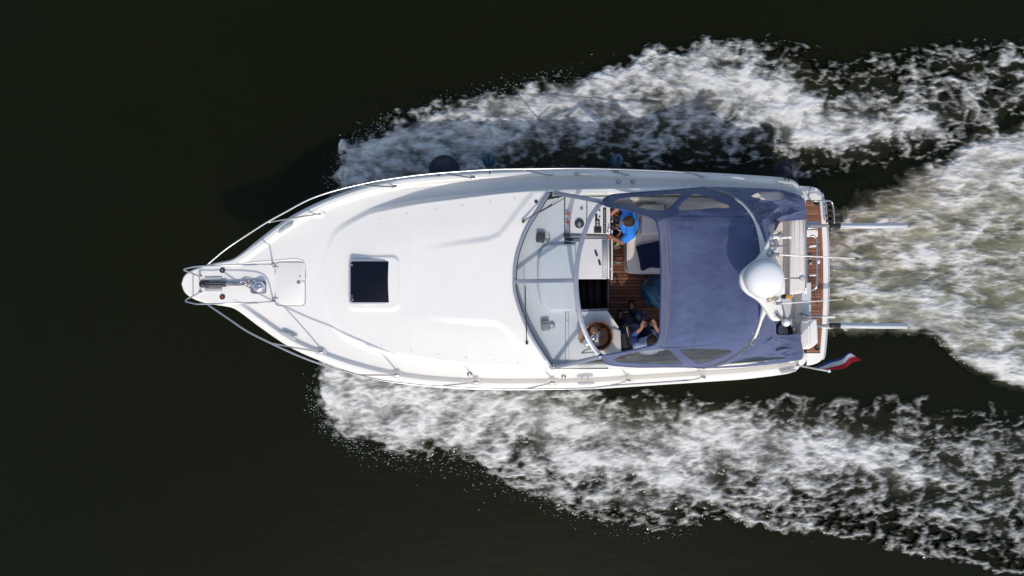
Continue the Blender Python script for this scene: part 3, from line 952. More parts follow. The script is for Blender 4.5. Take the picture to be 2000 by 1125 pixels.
def build_sidedeck(star):
    X0 = (1077 - 1000) * (CAM_Z - 1.48) / FPX
    X = np.linspace(X0, XSTERN - 0.004, 130)
    out = yT(X) if star else yB(X)
    px = pxX(X)
    ip = ([(1060, 378), (1200, 378), (1300, 377), (1380, 379), (1450, 391), (1520, 396), (1570, 398)] if star else [(1060, 713), (1200, 711), (1300, 708), (1380, 703), (1430, 694), (1500, 688), (1570, 684)])
    ix, iy = world_line(ip, lambda x: zd_px(x) + np.interp(x, [1077, 1570], [.42, .22]))
    inn = np.interp(X, ix, iy)
    s = np.linspace(0, 1, 70)
    XX = np.repeat(X[:, None], 70, 1)
    YY = out[:, None] * (1 - s) + inn[:, None] * s
    ZZ = deckz(XX.ravel(), YY.ravel()).reshape(XX.shape)
    sg = 1 if star else -1
    ex = [(0.012, -0.006), (0.02, -0.03), (0.03, -0.2), (0.04, -0.95)]
    for dy, dz in ex:
        XX = np.hstack([XX, X[:, None]]); YY = np.hstack([YY, (inn - sg * dy)[:, None]])
        ZZ = np.hstack([ZZ, np.maximum(ZZ[:, 69:70] + dz, 0.5)])
    V = np.stack([XX.ravel(), YY.ravel(), ZZ.ravel()], 1)
    return mk('side_deck', (V, grid(V, len(X), XX.shape[1])), M['gel'], BOAT)
SDS = build_sidedeck(True)
SDP = build_sidedeck(False)

def build_hull():
    X = np.concatenate([np.linspace(XTIP + 0.002, -4.0, 60), np.linspace(-4.0, XSTERN, 90)[1:]])
    px = pxX(X)
    zg = zg_px(px)
    t, b = yT(X), yB(X)
    c, hw = (t + b) / 2, (t - b) / 2
    zk = np.interp(px, [358, 450, 470, 560, 640, 720, 1600], [1.72, 1.68, 1.55, .9, .1, -.35, -.45])      # keel
    kc = np.interp(px, [358, 455, 520, 640, 800, 1000, 1600], [.8, .55, .25, .38, .66, .84, .93])       # beam at the chine
    zc = np.maximum(np.interp(px, [358, 455, 560, 700, 900, 1600], [1.73, 1.70, 1.1, .55, .25, .12]), zk + 0.005)
    rows = []
    prof = [(1, 0), (.997, .12), (.985, .35), (.95, .6), (.9, .8), (0, 1)]
    for sg in (1, -1):
        half = []
        for a, q in [(1.0, 0.0), (None, .15), (None, .4), (None, .7), (None, 1.0)]:
            wgt = 1 - q ** 1.3 * 1.0
            hb = hw * (wgt + (1 - wgt) * kc)
            zz = (zg - FL) * (1 - q) + zc * q
            half.append(np.stack([X, c + sg * hb, np.minimum(zz, zg - FL)], 1))
        rows.append(half)
    keel = np.stack([X, c, zk], 1)
    sec = rows[0] + [keel] + rows[1][::-1]
    A = np.stack(sec, 1)
    n, m = A.shape[:2]
    V = A.reshape(-1, 3)
    F = grid(V, n, m).tolist()
    F.append([(n - 1) * m + k for k in range(m)])
    return mk('hull', (V, F), M['gel'], BOAT, angle=40)
build_hull()

# ---- anchor gear on the pulpit and the locker lid behind it
LK = ppoly(rrect(537.5, 512, 596, 597, 9), 1.80)
LK2 = [D(q[0], q[1], 0.004) for q in rrect(536.5, 511, 597, 598, 9)]
mk('locker_gasket', prism(LK2, (0.02,)), M['grey'], BOAT, smooth=False)
lid = mk('anchor_locker_lid', prism([D(q[0], q[1], 0.012) for q in rrect(538, 512.5, 595.5, 596.5, 8)], (0.02,), 0.004, 2), M['gel'], BOAT, angle=40)
mk('latch', rbox(D(583, 552, 0.02), (.05, .05, .014), .004), M['steel'], lid)
mk('latch_plate', rbox(D(592, 553, 0.018), (.045, .06, .012), .005), M['gel'], lid)
mk('screw', cyl(D(585.5, 540, 0.012), .011, .008, 10), M['grey'], lid)
for y in (521.5, 583):
    mk('hinge', lathe([(.0, 0), (.05, 0), (.05, .006), (.03, .014), (0, .014)], D(537.5, y, 0.012), 16, Matrix.Diagonal((1, .32, 1, 1))), M['ltgrey'], lid)
# rounded step of the pulpit pad (raised rim line beside the lid)
for pts in ([(462, 516), (500, 512), (540, 509), (570, 506.5), (585, 507), (594, 513), (598, 530), (599, 550)],):
    mk('deck_moulding', tube([D(x, y, 0.002) for x, y in curve(pts, 30)], 0.009, 8), M['gel'], BOAT)
mk('pulpit_seam', bar([D(377, y, 0.003) for y in np.linspace(533, 578, 8)], .012, .006), M['grey'], BOAT)

slot = mk('anchor_slot', prism([D(q[0], q[1], 0.006) for q in rrect(389, 547, 500, 562, 6)], (0.02,)), M['grey'], BOAT, smooth=False)
anc = mk('anchor', join(bar([D(393, 555, .03), D(420, 555, .045), D(441, 555, .05)], .085, .05),), M['black'], BOAT, angle=40)
mk('anchor_shank', bar([D(438, 555, .04), D(470, 554.5, .05), D(492, 554, .05)], .055, .05), M['grey'], anc, angle=40)
for yy in (553, 557):
    mk('fluke_edge', bar([D(402, yy, .072), D(440, yy, .075)], .008, .010), M['grey'], anc)
mk('anchor_crown', ball(D(395, 555, .035), .052, 16, .6), M['black'], anc)
mk('shackle', tube([D(470, 551, .07), D(476, 549.5, .085), D(483, 552, .09), D(478, 557, .085), D(471, 556, .07)], .009, 6, True), M['steel'], anc)
for y in (544, 566):
    mk('roller_plate', rbox(D(416.5, y, .012), (.27, .05, .02), .004), M['ltgrey'], anc)
wl = mk('windlass', prism([D(q[0], q[1], .02) for q in rrect(489, 549, 519.5, 574, 5)], (0.03,), .006), M['grey'], BOAT, angle=40)
mk('windlass_drum', lathe([(.085, 0), (.085, .03), (.05, .05), (.05, .07), (.082, .085), (.075, .10), (.03, .105), (.0, .10)], D(508, 560, .02), 24), M['chrome'], wl)
mk('chain_wheel', lathe([(.055, 0), (.07, .02), (.045, .05), (0, .05)], D(497, 555, .02), 14), M['steel'], wl)
for k in range(6):
    a = k * 1.05
    mk('drum_cap_spoke', bar([D(508, 560, .125), D(508 + 7 * math.cos(a), 560 + 7 * math.sin(a), .12)], .012, .008), M['steel'], wl)
for k, (x, y) in enumerate([(476, 551), (481, 554), (486, 556), (491, 553), (487, 550)]):
    mk('chain_link', tube([D(x + 3.2 * math.cos(t), y + 1.8 * math.sin(t), .06) for t in np.linspace(0, 2 * math.pi, 10)[:-1]], .006, 6, True), M['steel'], wl)
for y, m_ in ((528, 'chrome'), (580, 'red')):
    fs = mk('foot_switch', lathe([(.042, 0), (.042, .012), (.03, .022), (.024, .014), (0, .014)], D(434.5, y, .002), 20), M['black'], BOAT)
    mk('foot_switch_cap', cyl(D(434.5, y, .014), .015, .012, 14), M[m_], fs)

# ---- guard rails
def railz(px, base=0.62):
    return zg_px(px) + np.interp(px, [358, 1100, 1360], [0.60, 0.58, 0.50])
def rail(pts, n=90):
    c = curve(pts, n)
    return [P(x, y, float(railz(x))) for x, y in c]
ST_T = [((622, 418), (525, 434)), ((770, 365), (693, 362)), ((923, 347.5), (864, 338.5)), ((1075, 344), (1024, 331.5)), ((1224, 343), (1188, 331)), ((1372, 346), (1345, 337))]
ST_B = [((626, 687), (530, 671)), ((774, 732), (702, 732)), ((929, 746), (866, 753)), ((1079, 747), (1028, 759)), ((1227, 743), (1195, 752)), ((1373, 737), (1343, 743))]
RT = [(402, 519.6), (441, 487), (484, 458), (520, 435), (556, 415), (604, 389.5), (652, 373), (700, 361), (748, 351.5), (820, 341.5), (896, 335), (960, 331), (1024, 330), (1120, 329), (1200, 330.5), (1300, 334.5), (1345, 337.5)]
RB = [(403, 593.5), (448, 624), (484, 648), (530, 671), (580, 694), (628, 712), (676, 726), (748, 743), (820, 752), (884, 756), (948, 759.5), (1028, 760), (1140, 758.5), (1195, 753), (1300, 746), (1343, 742.5)]
PT = [(533, 516), (500, 516.5), (450, 518), (402, 519.6), (380, 521), (366, 524), (358, 527), (366, 530), (391, 540)]
PB = [(534, 588.5), (500, 591), (450, 593), (403, 593.5), (384, 594), (370, 591), (361, 588), (368, 583), (391, 570.5)]
for nm, pts, pul, sts in (('starboard', RT, PT, ST_T), ('port', RB, PB, ST_B)):
    rp = rail(pts)
    r_ = mk('guard_rail', tube(rp, 0.0135, 10), M['steel'], BOAT)
    r_['label'] = 'polished tube rail along the %s side deck' % nm
    # pulpit loop: from its deck foot up and forward, round and down again
    zz = [D(pul[0][0], pul[0][1], .01).z, 2.2, 2.36, 2.40, 2.40, 2.38, 2.34, 2.22, D(pul[-1][0], pul[-1][1], .01).z]
    c3 = curve([P(x, y, z) for (x, y), z in zip(pul, zz)], 60)
    mk('pulpit_loop', tube(c3, 0.0125, 10), M['steel'], r_)
    for x, y in (pul[0], pul[-1]):
        mk('rail_foot', rbox(D(x, y, .01), (.06, .035, .02), .008), M['steel'], r_)
    for (bx, by), (tx, ty) in sts:
        b0 = D(bx, by, .01)
        tp = P(tx, ty, float(railz(tx)))
        mid = b0.lerp(tp, .55) + Vector((0, 0, .015))
        mk('stanchion', tube(curve([b0, mid, tp], 12), 0.0115, 8), M['steel'], r_)
        mk('stanchion_foot', rbox(b0 + Vector((0, 0, .008)), (.085, .05, .03), .01), M['steel'], r_)
        mk('stanchion_pad', prism([D(bx + 13 * math.cos(a), by + (8 if nm == 'port' else 8) * math.sin(a), 0.012) for a in np.linspace(0, 2 * math.pi, 18)[:-1]], (0.05,), .01), M['gel'], r_)

# ---- cleats
def cleat(px, py, ang):
    b0 = D(px, py, 0)
    m = Matrix.Translation(b0) @ Matrix.Rotation(ang, 4, 'Z')
    V1 = [m @ Vector(q) for q in [(-.13, 0, .05), (-.11, 0, .062), (-.05, 0, .066), (.05, 0, .066), (.11, 0, .062), (.13, 0, .05)]]
    o = mk('mooring_cleat', bar(V1, [.03, .045, .05, .05, .045, .03], .022), M['ltgrey'], BOAT, angle=40)
    for sx in (-.05, .05):
        mk('cleat_foot', tube([m @ Vector((sx, 0, 0)), m @ Vector((sx, 0, .06))], .016, 8), M['ltgrey'], o)
for px, py, a in ((560, 446, 33), (566, 655, -28), (1137, 341.5, 0), (1144, 747, 2), (1530, 357, -6), (1537, 724, 8)):
    cleat(px, py, R(a))

# ---- deck fillers, vents, screws
for px, py, r, m_ in ((917, 730, .042, 'steel'), (1101, 735, .040, 'steel'), (1207.5, 354.5, .045, 'steel'), (1236, 354.5, .045, 'steel'), (1345, 364, .052, 'gelflat'), (1347, 721, .055, 'gelflat')):
    o = mk('deck_filler', lathe([(r, 0), (r, .006), (r * .85, .010), (r * .8, .006), (0, .006)], D(px, py, .001), 24), M[m_], BOAT)
    mk('filler_cap', lathe([(r * .55, 0), (r * .5, .012), (0, .012)], D(px, py, .006), 18), M[m_], o)
mk('roof_vent', lathe([(.026, 0), (.026, .014), (.012, .02), (0, .02)], D(1047, 394, 0), 18), M['rubber'], BOAT)
for px, py in ((744, 427), (796, 417), (851, 409), (903, 401), (958, 394), (1005, 388), (745, 674), (803, 684), (855.5, 691.5), (910, 698), (965, 703), (1011, 707.5)):
    mk('snap_stud', lathe([(.008, 0), (.007, .005), (.004, .007), (0, .007)], D(px, py, 0), 10), M['grey'], BOAT)
# faint seam lines of the mouldings
for pts in ([(800, 400 + 10), (880, 398), (960, 392), (1000, 390)], ):
    pass

# ---- roof hatch
hz = D(724, 551, 0).z
ring_o = ppoly(rrect(680.5, 506, 767.5, 594, 7), hz + .035)
hat = mk('roof_hatch', prism(ring_o, (0.05,), .010), M['ltgrey'], BOAT, angle=40)
mk('hatch_seal', prism(ppoly(rrect(683, 508.5, 765.5, 592, 5.5), hz + .039), (0.02,), .002), M['alug'], hat, angle=40)
mk('smoked_pane', prism(ppoly(rrect(684.5, 510.5, 764, 591, 5), hz + .044), (0.02,), .003), M['hatch'], hat, angle=40)
for x, y in ((687, 517.5), (688.5, 586)):
    mk('pane_stud', cyl(P(x, y, hz + .044), .016, .004, 14), M['grey'], hat)
for k in range(3):
    mk('pane_mark', rbox(P(687.5, 577 + k * 2.6, hz + .0455), (.018, .012, .002), 0), M['grey'], hat)
mk('hatch_handle', rbox(P(765.5, 511, hz + .04), (.02, .03, .012), .003), M['alug'], hat)

# ---- windscreen
def wsfoot(py):
    return float(np.interp(py, wsp[:, 1], wsp[:, 0]))
ARCH = [(1176, 394, 2.52), (1166, 406, 2.56), (1152, 428, 2.61), (1138, 466, 2.66), (1129, 503, 2.69), (1125, 548, 2.70), (1128, 590, 2.69), (1136, 630, 2.66), (1149, 662, 2.61), (1163, 684, 2.56), (1175, 696, 2.52)]
arch = [P(*q) for q in curve(ARCH, 80)]
foot = []
for x, y in curve(WS, 80):
    p = D(x, y, 0.015)
    if p.z < 1.8: p = P(x, y, 1.80)
    foot.append(p)
foot[0] = P(1074, 375.5, 1.84); foot[-1] = P(1078, 718, 1.84)
wsc = mk('windscreen', bar(foot, .055, .035), M['alu'], BOAT, angle=40)
wsc['label'] = 'curved three-pane windscreen in grey aluminium frame'
mk('foot_gasket', tube([p + Vector((.030, 0, .004)) for p in foot], .010, 6), M['rubber'], wsc)
ar_ = mk('top_frame', bar(arch, .070, .030), M['alu'], wsc, angle=40)
for i in range(4, 78, 8):
    mk('rivet', ball(arch[i] + Vector((0, 0, .017)), .008, 8), M['grey'], ar_)
ic = 40
mk('mullion', bar([foot[ic] + Vector((0, 0, .01)), foot[ic].lerp(arch[ic], .5) + Vector((0, 0, .03)), arch[ic]], .062, .026), M['alu'], wsc, angle=40)
for i, nm in ((0, 'starboard'), (-1, 'port')):
    mk('side_frame', bar([foot[i] + Vector((0, 0, .0)), foot[i].lerp(arch[i], .5) + Vector((0, 0, .04)), arch[i]], .062, .03), M['alu'], wsc, angle=40)
def glass_patch(i0, i1, n=10):
    V = []
    for i in range(i0, i1 + 1):
        a, b = foot[i], arch[i]
        for k in range(n + 1):
            t = k / n
            p = a.lerp(b, t); p = p + Vector((0, 0, .05 * math.sin(math.pi * t)))
            V.append(p)
    V = np.array([tuple(v) for v in V])
    return V, grid(V, i1 - i0 + 1, n + 1)
mk('glass_pane', glass_patch(0, 40), M['glass'], wsc)
mk('glass_pane', glass_patch(40, 79), M['glass'], wsc)
# side window: from the screen's corner aft along the coaming
for i, pts in ((0, [(1076, 375, 1.85), (1130, 373.5, 1.84), (1188, 372, 1.82)]), (-1, [(1079, 719, 1.85), (1130, 719, 1.84), (1188, 719, 1.82)])):
    c = [P(*q) for q in curve(pts, 20)]
    top = curve([foot[i], arch[i], P(1190, 388 if i == 0 else 702, 2.3)], 20)
    V = np.array([tuple(p) for a, b in zip(c, top) for p in (a, Vector(b))])
    mk('side_window', (V, grid(V, 20, 2)), M['glass'], wsc)
    mk('side_window_channel', bar(c, .022, .02), M['rubber'], wsc)
# wipers
wp = mk('wiper', bar([D(1021, 432, .05), P(1050, 415, 2.13), P(1078, 399, 2.28)], .014, .012), M['black'], BOAT)
wp['label'] = 'black wiper lying across the starboard pane'
mk('wiper_blade', bar([P(1050, 417, 2.12), P(1080, 400, 2.30), P(1104, 385.5, 2.40)], .012, .02), M['rubber'], wp)
mk('link_arm', bar([D(1023, 434, .05), P(1055, 414, 2.16), P(1092, 387, 2.36)], .009, .009), M['grey'], wp)
mk('wiper_pivot', cyl(D(1022, 433, 0), .022, .055, 12), M['black'], wp)
wp = mk('wiper', bar([D(1029, 671, .04), P(1028, 640, 2.12), P(1027, 620, 2.16)], .014, .012), M['black'], BOAT)
wp['label'] = 'black wiper parked straight across the port pane'
mk('wiper_blade', bar([P(1029, 645, 2.14), P(1027, 610, 2.18), P(1026, 558, 2.22)], .013, .018), M['rubber'], wp)
mk('wiper_pivot', cyl(D(1029, 670, 0), .022, .05, 12), M['black'], wp)

# ---- dashboard under the glass
zb = 1.80
front = [(x + 3, y) for x, y in curve(WS, 40)]
dpoly = [(1104, 384)] + [q for q in front if 384 <= q[1] <= 711] + [(1104, 711)]
dash = mk('dashboard', prism([P(x, y, zb) for x, y in dpoly], 1.55), M['dash'], BOAT, smooth=False)
mk('instrument_shelf', prism(ppoly([(1103, 384), (1192, 384), (1192, 457), (1104, 459)], zb - .035), 1.2, .01), M['console'], dash, angle=40)
mk('shelf_edge', bar([P(1103, 386, zb + .004), P(1103, 502, zb + .004)], .016, .02), M['rubber'], dash)
# hood over the companionway, a rounded hump
hood = mk('companionway_hood', prism(ppoly([(1126, 476), (1072, 476), (1060, 482), (1052, 494), (1050, 515), (1050, 560), (1055, 590), (1064, 603), (1076, 609), (1126, 609)], zb + .085), zb - .05, .05, 5), M['dash'], dash, angle=60)
mk('dash_seam', bar([P(1110.5, 612, zb + .003), P(1110.5, 704, zb + .003)], .006, .004), M['ltgrey'], dash)
for y in (626, 672):
    mk('dash_screw', cyl(P(1108, y, zb), .009, .005, 10), M['grey'], dash)
for (x, y) in ((1109.5, 418.5), (1109.5, 434.5)):
    k = mk('red_lamp', lathe([(.018, 0), (.026, .03), (.024, .05), (.012, .065), (0, .068)], P(x, y, zb - .0), 14), M['red'], dash)
    mk('lamp_bracket', tube([P(1103, y - .5, zb + .01), P(1106, y - 1, zb + .03), P(x, y, zb + .03)], .009, 6), M['black'], k)
mk('dash_cable', tube(curve([P(1112, 437, zb - .02), P(1113, 446, zb - .025), P(1113, 457, zb - .02)], 12), .005, 6), M['grey'], dash)
cmp_ = mk('compass', lathe([(.075, 0), (.075, .025), (.06, .05), (.045, .045), (.04, .065), (.02, .078), (0, .08)], P(1131.5, 437, zb - .035), 24), M['black'], dash)
mk('compass_dome', ball(P(1131.5, 437, zb + .03), .035, 16), M['grey'], cmp_)
mk('dash_knob', cyl(P(1136, 408, zb - .035), .024, .03, 14), M['grey'], dash)
mk('panel_joint', bar([P(1146, 392, zb - .03), P(1146.5, 410, zb - .03), P(1145.5, 432, zb - .03)], .012, .012), M['rubber'], dash)
mk('switch_strip', rbox(P(1181, 431, zb - .025), (.05, .40, .03), .008), M['black'], dash)
for k in range(9):
    mk('rocker_switch', rbox(P(1181, 411 + k * 5, zb - .005), (.024, .026, .014), .003), M['grey'], dash)
for x, y in ((1171, 411), (1171, 423.5)):
    mk('dash_button', cyl(P(x, y, zb - .035), .013, .02, 12), M['black'], dash)
mk('engine_gauge', rbox(P(1167, 436, zb - .02), (.072, .12, .03), .012), M['black'], dash)
for y in (433.5, 439):
    mk('gauge_face', rbox(P(1167, y, zb - .004), (.030, .034, .003), .002), M['ltgrey'], dash)
mk('throttle_box', rbox(P(1167.5, 449.5, zb - .02), (.115, .09, .035), .006), M['black'], dash)
mk('switch_row', rbox(P(1164.5, 424, zb - .028), (.035, .10, .02), .004), M['black'], dash)
# rail dividing helm and door, door panel, opening
mk('door_track', bar([P(1103, 461.5, zb - .0), P(1150, 462, zb - .02), P(1186, 462, zb - .04)], .045, .04), M['grey'], dash)
mk('door_roller', rbox(P(1107, 460, zb + .02), (.10, .05, .05), .01), M['black'], dash)
mk('door_stay', bar([P(1103, 470, zb + .01), P(1117, 472, zb + .03), P(1133, 471, zb - .01)], .02, .02), M['grey'], dash)
mk('stay_bracket', rbox(P(1107, 486, zb + .01), (.07, .20, .04), .01), M['black'], dash)
door = mk('companionway_door', prism(ppoly(rrect(1118, 466, 1187, 545, 4), zb - .03), (0.05,), .008), M['console'], BOAT, angle=40)
door['label'] = 'pale sliding door panel beside the dark opening'
mk('door_edge', bar([P(1181, 468, zb - .026), P(1181, 543, zb - .026)], .085, .006), M['ltgrey'], door)
mk('door_lip', bar([P(1188.5, 467, zb - .03), P(1188.5, 545, zb - .03)], .022, .05), M['gel'], door)
for x, y, a, l in ((1164.5, 495, -70, .10), (1171, 513, -75, .09)):
    mk('door_handle', rbox(P(x, y, zb - .015), (l, .032, .03), .01, R(a)), M['black'], door)
# companionway opening
cw = [(1107, 549), (1185, 547), (1188, 606), (1107, 606)]
well = []
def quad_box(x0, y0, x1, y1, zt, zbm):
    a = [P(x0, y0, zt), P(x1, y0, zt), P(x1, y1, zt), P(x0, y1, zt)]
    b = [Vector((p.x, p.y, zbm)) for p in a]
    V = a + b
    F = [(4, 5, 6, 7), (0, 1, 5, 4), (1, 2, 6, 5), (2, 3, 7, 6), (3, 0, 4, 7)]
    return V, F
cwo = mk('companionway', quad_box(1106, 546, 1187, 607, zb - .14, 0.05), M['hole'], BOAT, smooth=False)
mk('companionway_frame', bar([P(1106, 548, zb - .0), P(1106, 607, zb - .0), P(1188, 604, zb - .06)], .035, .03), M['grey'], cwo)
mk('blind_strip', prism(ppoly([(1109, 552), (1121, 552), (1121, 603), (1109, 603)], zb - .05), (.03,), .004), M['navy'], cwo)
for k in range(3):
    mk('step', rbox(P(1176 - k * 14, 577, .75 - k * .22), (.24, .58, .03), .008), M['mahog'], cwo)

# ---- port console with its moulded ledge
con = mk('console_unit', prism(ppoly([(1104.6, 609), (1186, 607), (1200, 630), (1213, 648), (1214, 690), (1175, 702), (1104.6, 707)], zb - .008), 0.95, .015), M['console'], BOAT, angle=40)
mk('console_ledge', prism(ppoly([(1160, 668), (1164, 648), (1178, 643), (1203, 641), (1213, 646), (1214, 690), (1160, 697)], zb + .05), zb - .04, .035, 4), M['console'], con, angle=60)
mk('console_edge', bar([P(1185, 608, zb + .0), P(1207, 640, zb + .0)], .03, .03), M['gel'], con)
mk('grab_handle', tube(curve([P(1136, 690, zb), P(1150, 688.5, zb + .05), P(1168, 688, zb + .05), P(1178, 687, zb)], 14), .011, 6), M['grey'], con)

# ---- cockpit sole with its planks
sz = 0.92
sole = mk('cockpit_sole', rbox(((P(1184, 560, sz).x + P(1576, 560, sz).x) / 2 + .0, -.02, sz - .03), (P(1576, 0, sz).x - P(1184, 0, sz).x, 2.62, .04), .0), M['caulk'], BOAT, smooth=False)
xa, xb_ = P(1190, 0, sz).x, P(1345, 0, sz).x
pw = 0.058
k = 0
y = P(0, 395, sz).y
while y > P(0, 735, sz).y:
    gap = P(0, 513.5, sz).y
    L = xb_ - xa
    mk('plank', rbox(((xa + xb_) / 2, y - pw / 2, sz - .006), (L, pw - .010, .012), .002, seg=1), M[('teak', 'teak2', 'teak3')[(k * 7 + k // 3) % 3]], sole, smooth=False)
    y -= pw; k += 1
for pts in ([(1190, 513), (1228, 513)], ):
    mk('sole_trim', bar([P(a, b, sz + .006) for a, b in pts], .018, .01), M['alug'], sole)
mk('sole_trim', bar([P(1188, 546, sz + .008), P(1187.5, 608, sz + .008)], .02, .012), M['alug'], sole)
mk('sole_trim', bar([P(1192, 610, sz + .008), P(1262, 609.5, sz + .008)], .016, .01), M['alug'], sole)
mk('helm_bulkhead', rbox(P(1189, 500, 1.3), (.03, .80, .76), .01), M['console'], BOAT)
mk('grab_post', tube(curve([P(1190.5, 520, 1.62), P(1193, 524, 1.66), P(1190.5, 530, 1.62)], 10), .012, 8), M['chrome'], BOAT)
# aft cockpit sole (grey) is a separate moulding
mk('aft_sole', rbox(P(1548, 615, .965), (.62, 1.1, .03), .005), M['dash'], BOAT)

# ---- helm seat / settee
sea = mk('helm_seat', prism(ppoly([(1226, 470), (1228, 455), (1240, 448), (1300, 448), (1340, 448), (1340, 533), (1240, 533.5), (1231, 530), (1226.5, 522)], 1.40), 0.95, .05, 5), M['cream'], BOAT, angle=50)
mk('seat_piping', tube([P(x, y, 1.372) for x, y in curve([(1226, 462), (1225.5, 500), (1226.5, 523), (1232, 531), (1245, 534), (1300, 534)], 30)], .010, 6), M['gel'], sea)
mk('seat_cushion', prism(ppoly(rrect(1222, 405, 1256, 468, 7), 1.45), 1.2, .04, 4), M['cream'], sea, angle=50)
bk = mk('seat_backrest', prism(ppoly(rrect(1254, 399, 1298, 459, 5), 1.70), 1.2, .03, 4), M['cream'], sea, angle=50)
for k in range(5):
    mk('backrest_pleat', tube([P(1257, 408 + k * 10.5, 1.702), P(1294, 408.5 + k * 10.5, 1.702)], .004, 5), M['gel'], bk)
mk('side_lining', rbox(P(1262, 391, 1.45), (1.0, .06, .42), .02), M['cream'], sea)
# starboard aft settee (seen through the canopy windows)
mk('side_settee', prism(ppoly([(1300, 384), (1420, 387), (1450, 402), (1520, 404), (1520, 445), (1345, 445), (1300, 447)], 1.30), .95, .04, 4), M['cream'], BOAT, angle=50)
mk('settee_backrest', prism(ppoly([(1280, 383), (1425, 386), (1425, 398), (1280, 395)], 1.62), 1.2, .03, 4), M['cream'], BOAT, angle=50)
ps = mk('cockpit_seat', prism(ppoly([(1216, 646), (1330, 646), (1400, 650), (1480, 655), (1480, 686), (1420, 690), (1385, 700), (1216, 705)], 1.36), .95, .04, 4), M['cream'], BOAT, angle=50)
mk('seat_backrest', prism(ppoly([(1225, 697), (1395, 695), (1395, 702), (1225, 706)], 1.66), 1.3, .025, 4), M['cream'], ps, angle=50)

# ---- steering wheel
sw_c = P(1196, 441, 1.66)
tilt = Matrix.Translation(sw_c) @ Matrix.Rotation(R(-38), 4, 'Y')
whl = mk('steering_wheel', tube([tilt @ Vector((.19 * math.cos(t), .19 * math.sin(t), 0)) for t in np.linspace(0, 2 * math.pi, 40)[:-1]], .016, 10, True), M['wood'], BOAT)
mk('wheel_hub', lathe([(.05, -.02), (.05, .02), (.03, .035), (0, .035)], sw_c, 16, Matrix.Rotation(R(-38), 4, 'Y')), M['black'], whl)
for a in (90, 210, 330):
    mk('wheel_spoke', bar([sw_c, tilt @ Vector((.185 * math.cos(R(a)), .185 * math.sin(R(a)), 0))], .03, .01), M['steel'], whl)
mk('steering_column', tube([sw_c, P(1184, 441, 1.52)], .035, 10), M['black'], whl)
mk('throttle_lever', tube(curve([P(1186, 452, 1.72), P(1188, 453, 1.80), P(1191, 443.5, 1.84)], 10), .011, 8), M['chrome'], BOAT)

# ---- canopy: one sheet of canvas, patch between the front edge, the aft bow and the two lower edges
FR = [(1171, 396, 2.54), (1190, 404, 2.62), (1220, 409, 2.70), (1252, 418, 2.80), (1276, 427, 2.89), (1285, 442, 2.95), (1290, 490, 2.985), (1291, 548, 3.0), (1290, 600, 2.985), (1288, 652, 2.95), (1281, 671, 2.89), (1257, 679, 2.80), (1222, 686, 2.70), (1192, 692, 2.62), (1168, 695, 2.54)]
AF = [(1374, 366, 1.74), (1400, 372, 2.02), (1428, 384, 2.32), (1452, 402, 2.60), (1469, 424, 2.80), (1481, 455, 2.94), (1488, 500, 3.02), (1490, 545, 3.04), (1489, 590, 3.02), (1483, 630, 2.94), (1473, 658, 2.80), (1458, 678, 2.60), (1432, 697, 2.32), (1404, 709, 2.02), (1374, 719, 1.74)]
LS = [(1171, 396, 2.54), (1184, 386, 2.25), (1200, 380, 1.98), (1240, 377, 1.83), (1300, 372.5, 1.80), (1350, 368.5, 1.77), (1374, 366, 1.74)]
LP = [(1168, 695, 2.54), (1178, 704, 2.25), (1192, 712, 1.98), (1240, 716.5, 1.83), (1300, 716.5, 1.80), (1350, 717, 1.77), (1374, 719, 1.74)]
def coons(c0, c1, d0, d1):
    """c0,c1: curves over s (t=0,1); d0,d1: curves over t (s=0,1); arrays ns x 3, nt x 3"""
    ns, nt_ = len(c0), len(d0)
    s = np.linspace(0, 1, ns)[:, None, None]; t = np.linspace(0, 1, nt_)[None, :, None]
    A = (1 - t) * c0[:, None] + t * c1[:, None]
    B = (1 - s) * d0[None] + s * d1[None]
    C = (1 - s) * (1 - t) * c0[0] + s * (1 - t) * c0[-1] + (1 - s) * t * c1[0] + s * t * c1[-1]
    return A + B - C
def px_to_world(A):
    z = A[..., 2]; s = (CAM_Z - z) / FPX
    return np.stack([(A[..., 0] - 1000) * s, (562.5 - A[..., 1]) * s, z], -1)
WIN = {'starboard_fore_window': [(1196, 397), (1212, 388), (1250, 383), (1300, 379.5), (1326, 378.5), (1331, 381), (1322, 392), (1308, 405), (1298, 410.5), (1280, 411), (1262, 409), (1240, 404), (1215, 400.5)],
       'starboard_aft_window': [(1324, 408), (1330, 399), (1345, 385), (1353, 379), (1362, 379), (1385, 386), (1410, 396), (1424, 402), (1426, 405), (1418, 406.5), (1380, 408), (1345, 411), (1328, 411)],
       'port_fore_window': [(1200, 701), (1206, 697), (1225, 691.5), (1250, 686), (1275, 682.5), (1303, 682), (1311, 686), (1322, 697), (1332, 707), (1330, 710), (1290, 710), (1240, 709), (1208, 707)],
       'port_aft_window': [(1328, 685), (1333, 681.5), (1360, 680), (1395, 681), (1424, 683), (1429, 685.5), (1424, 690), (1400, 700), (1375, 708), (1362, 710), (1352, 704), (1336, 692)]}
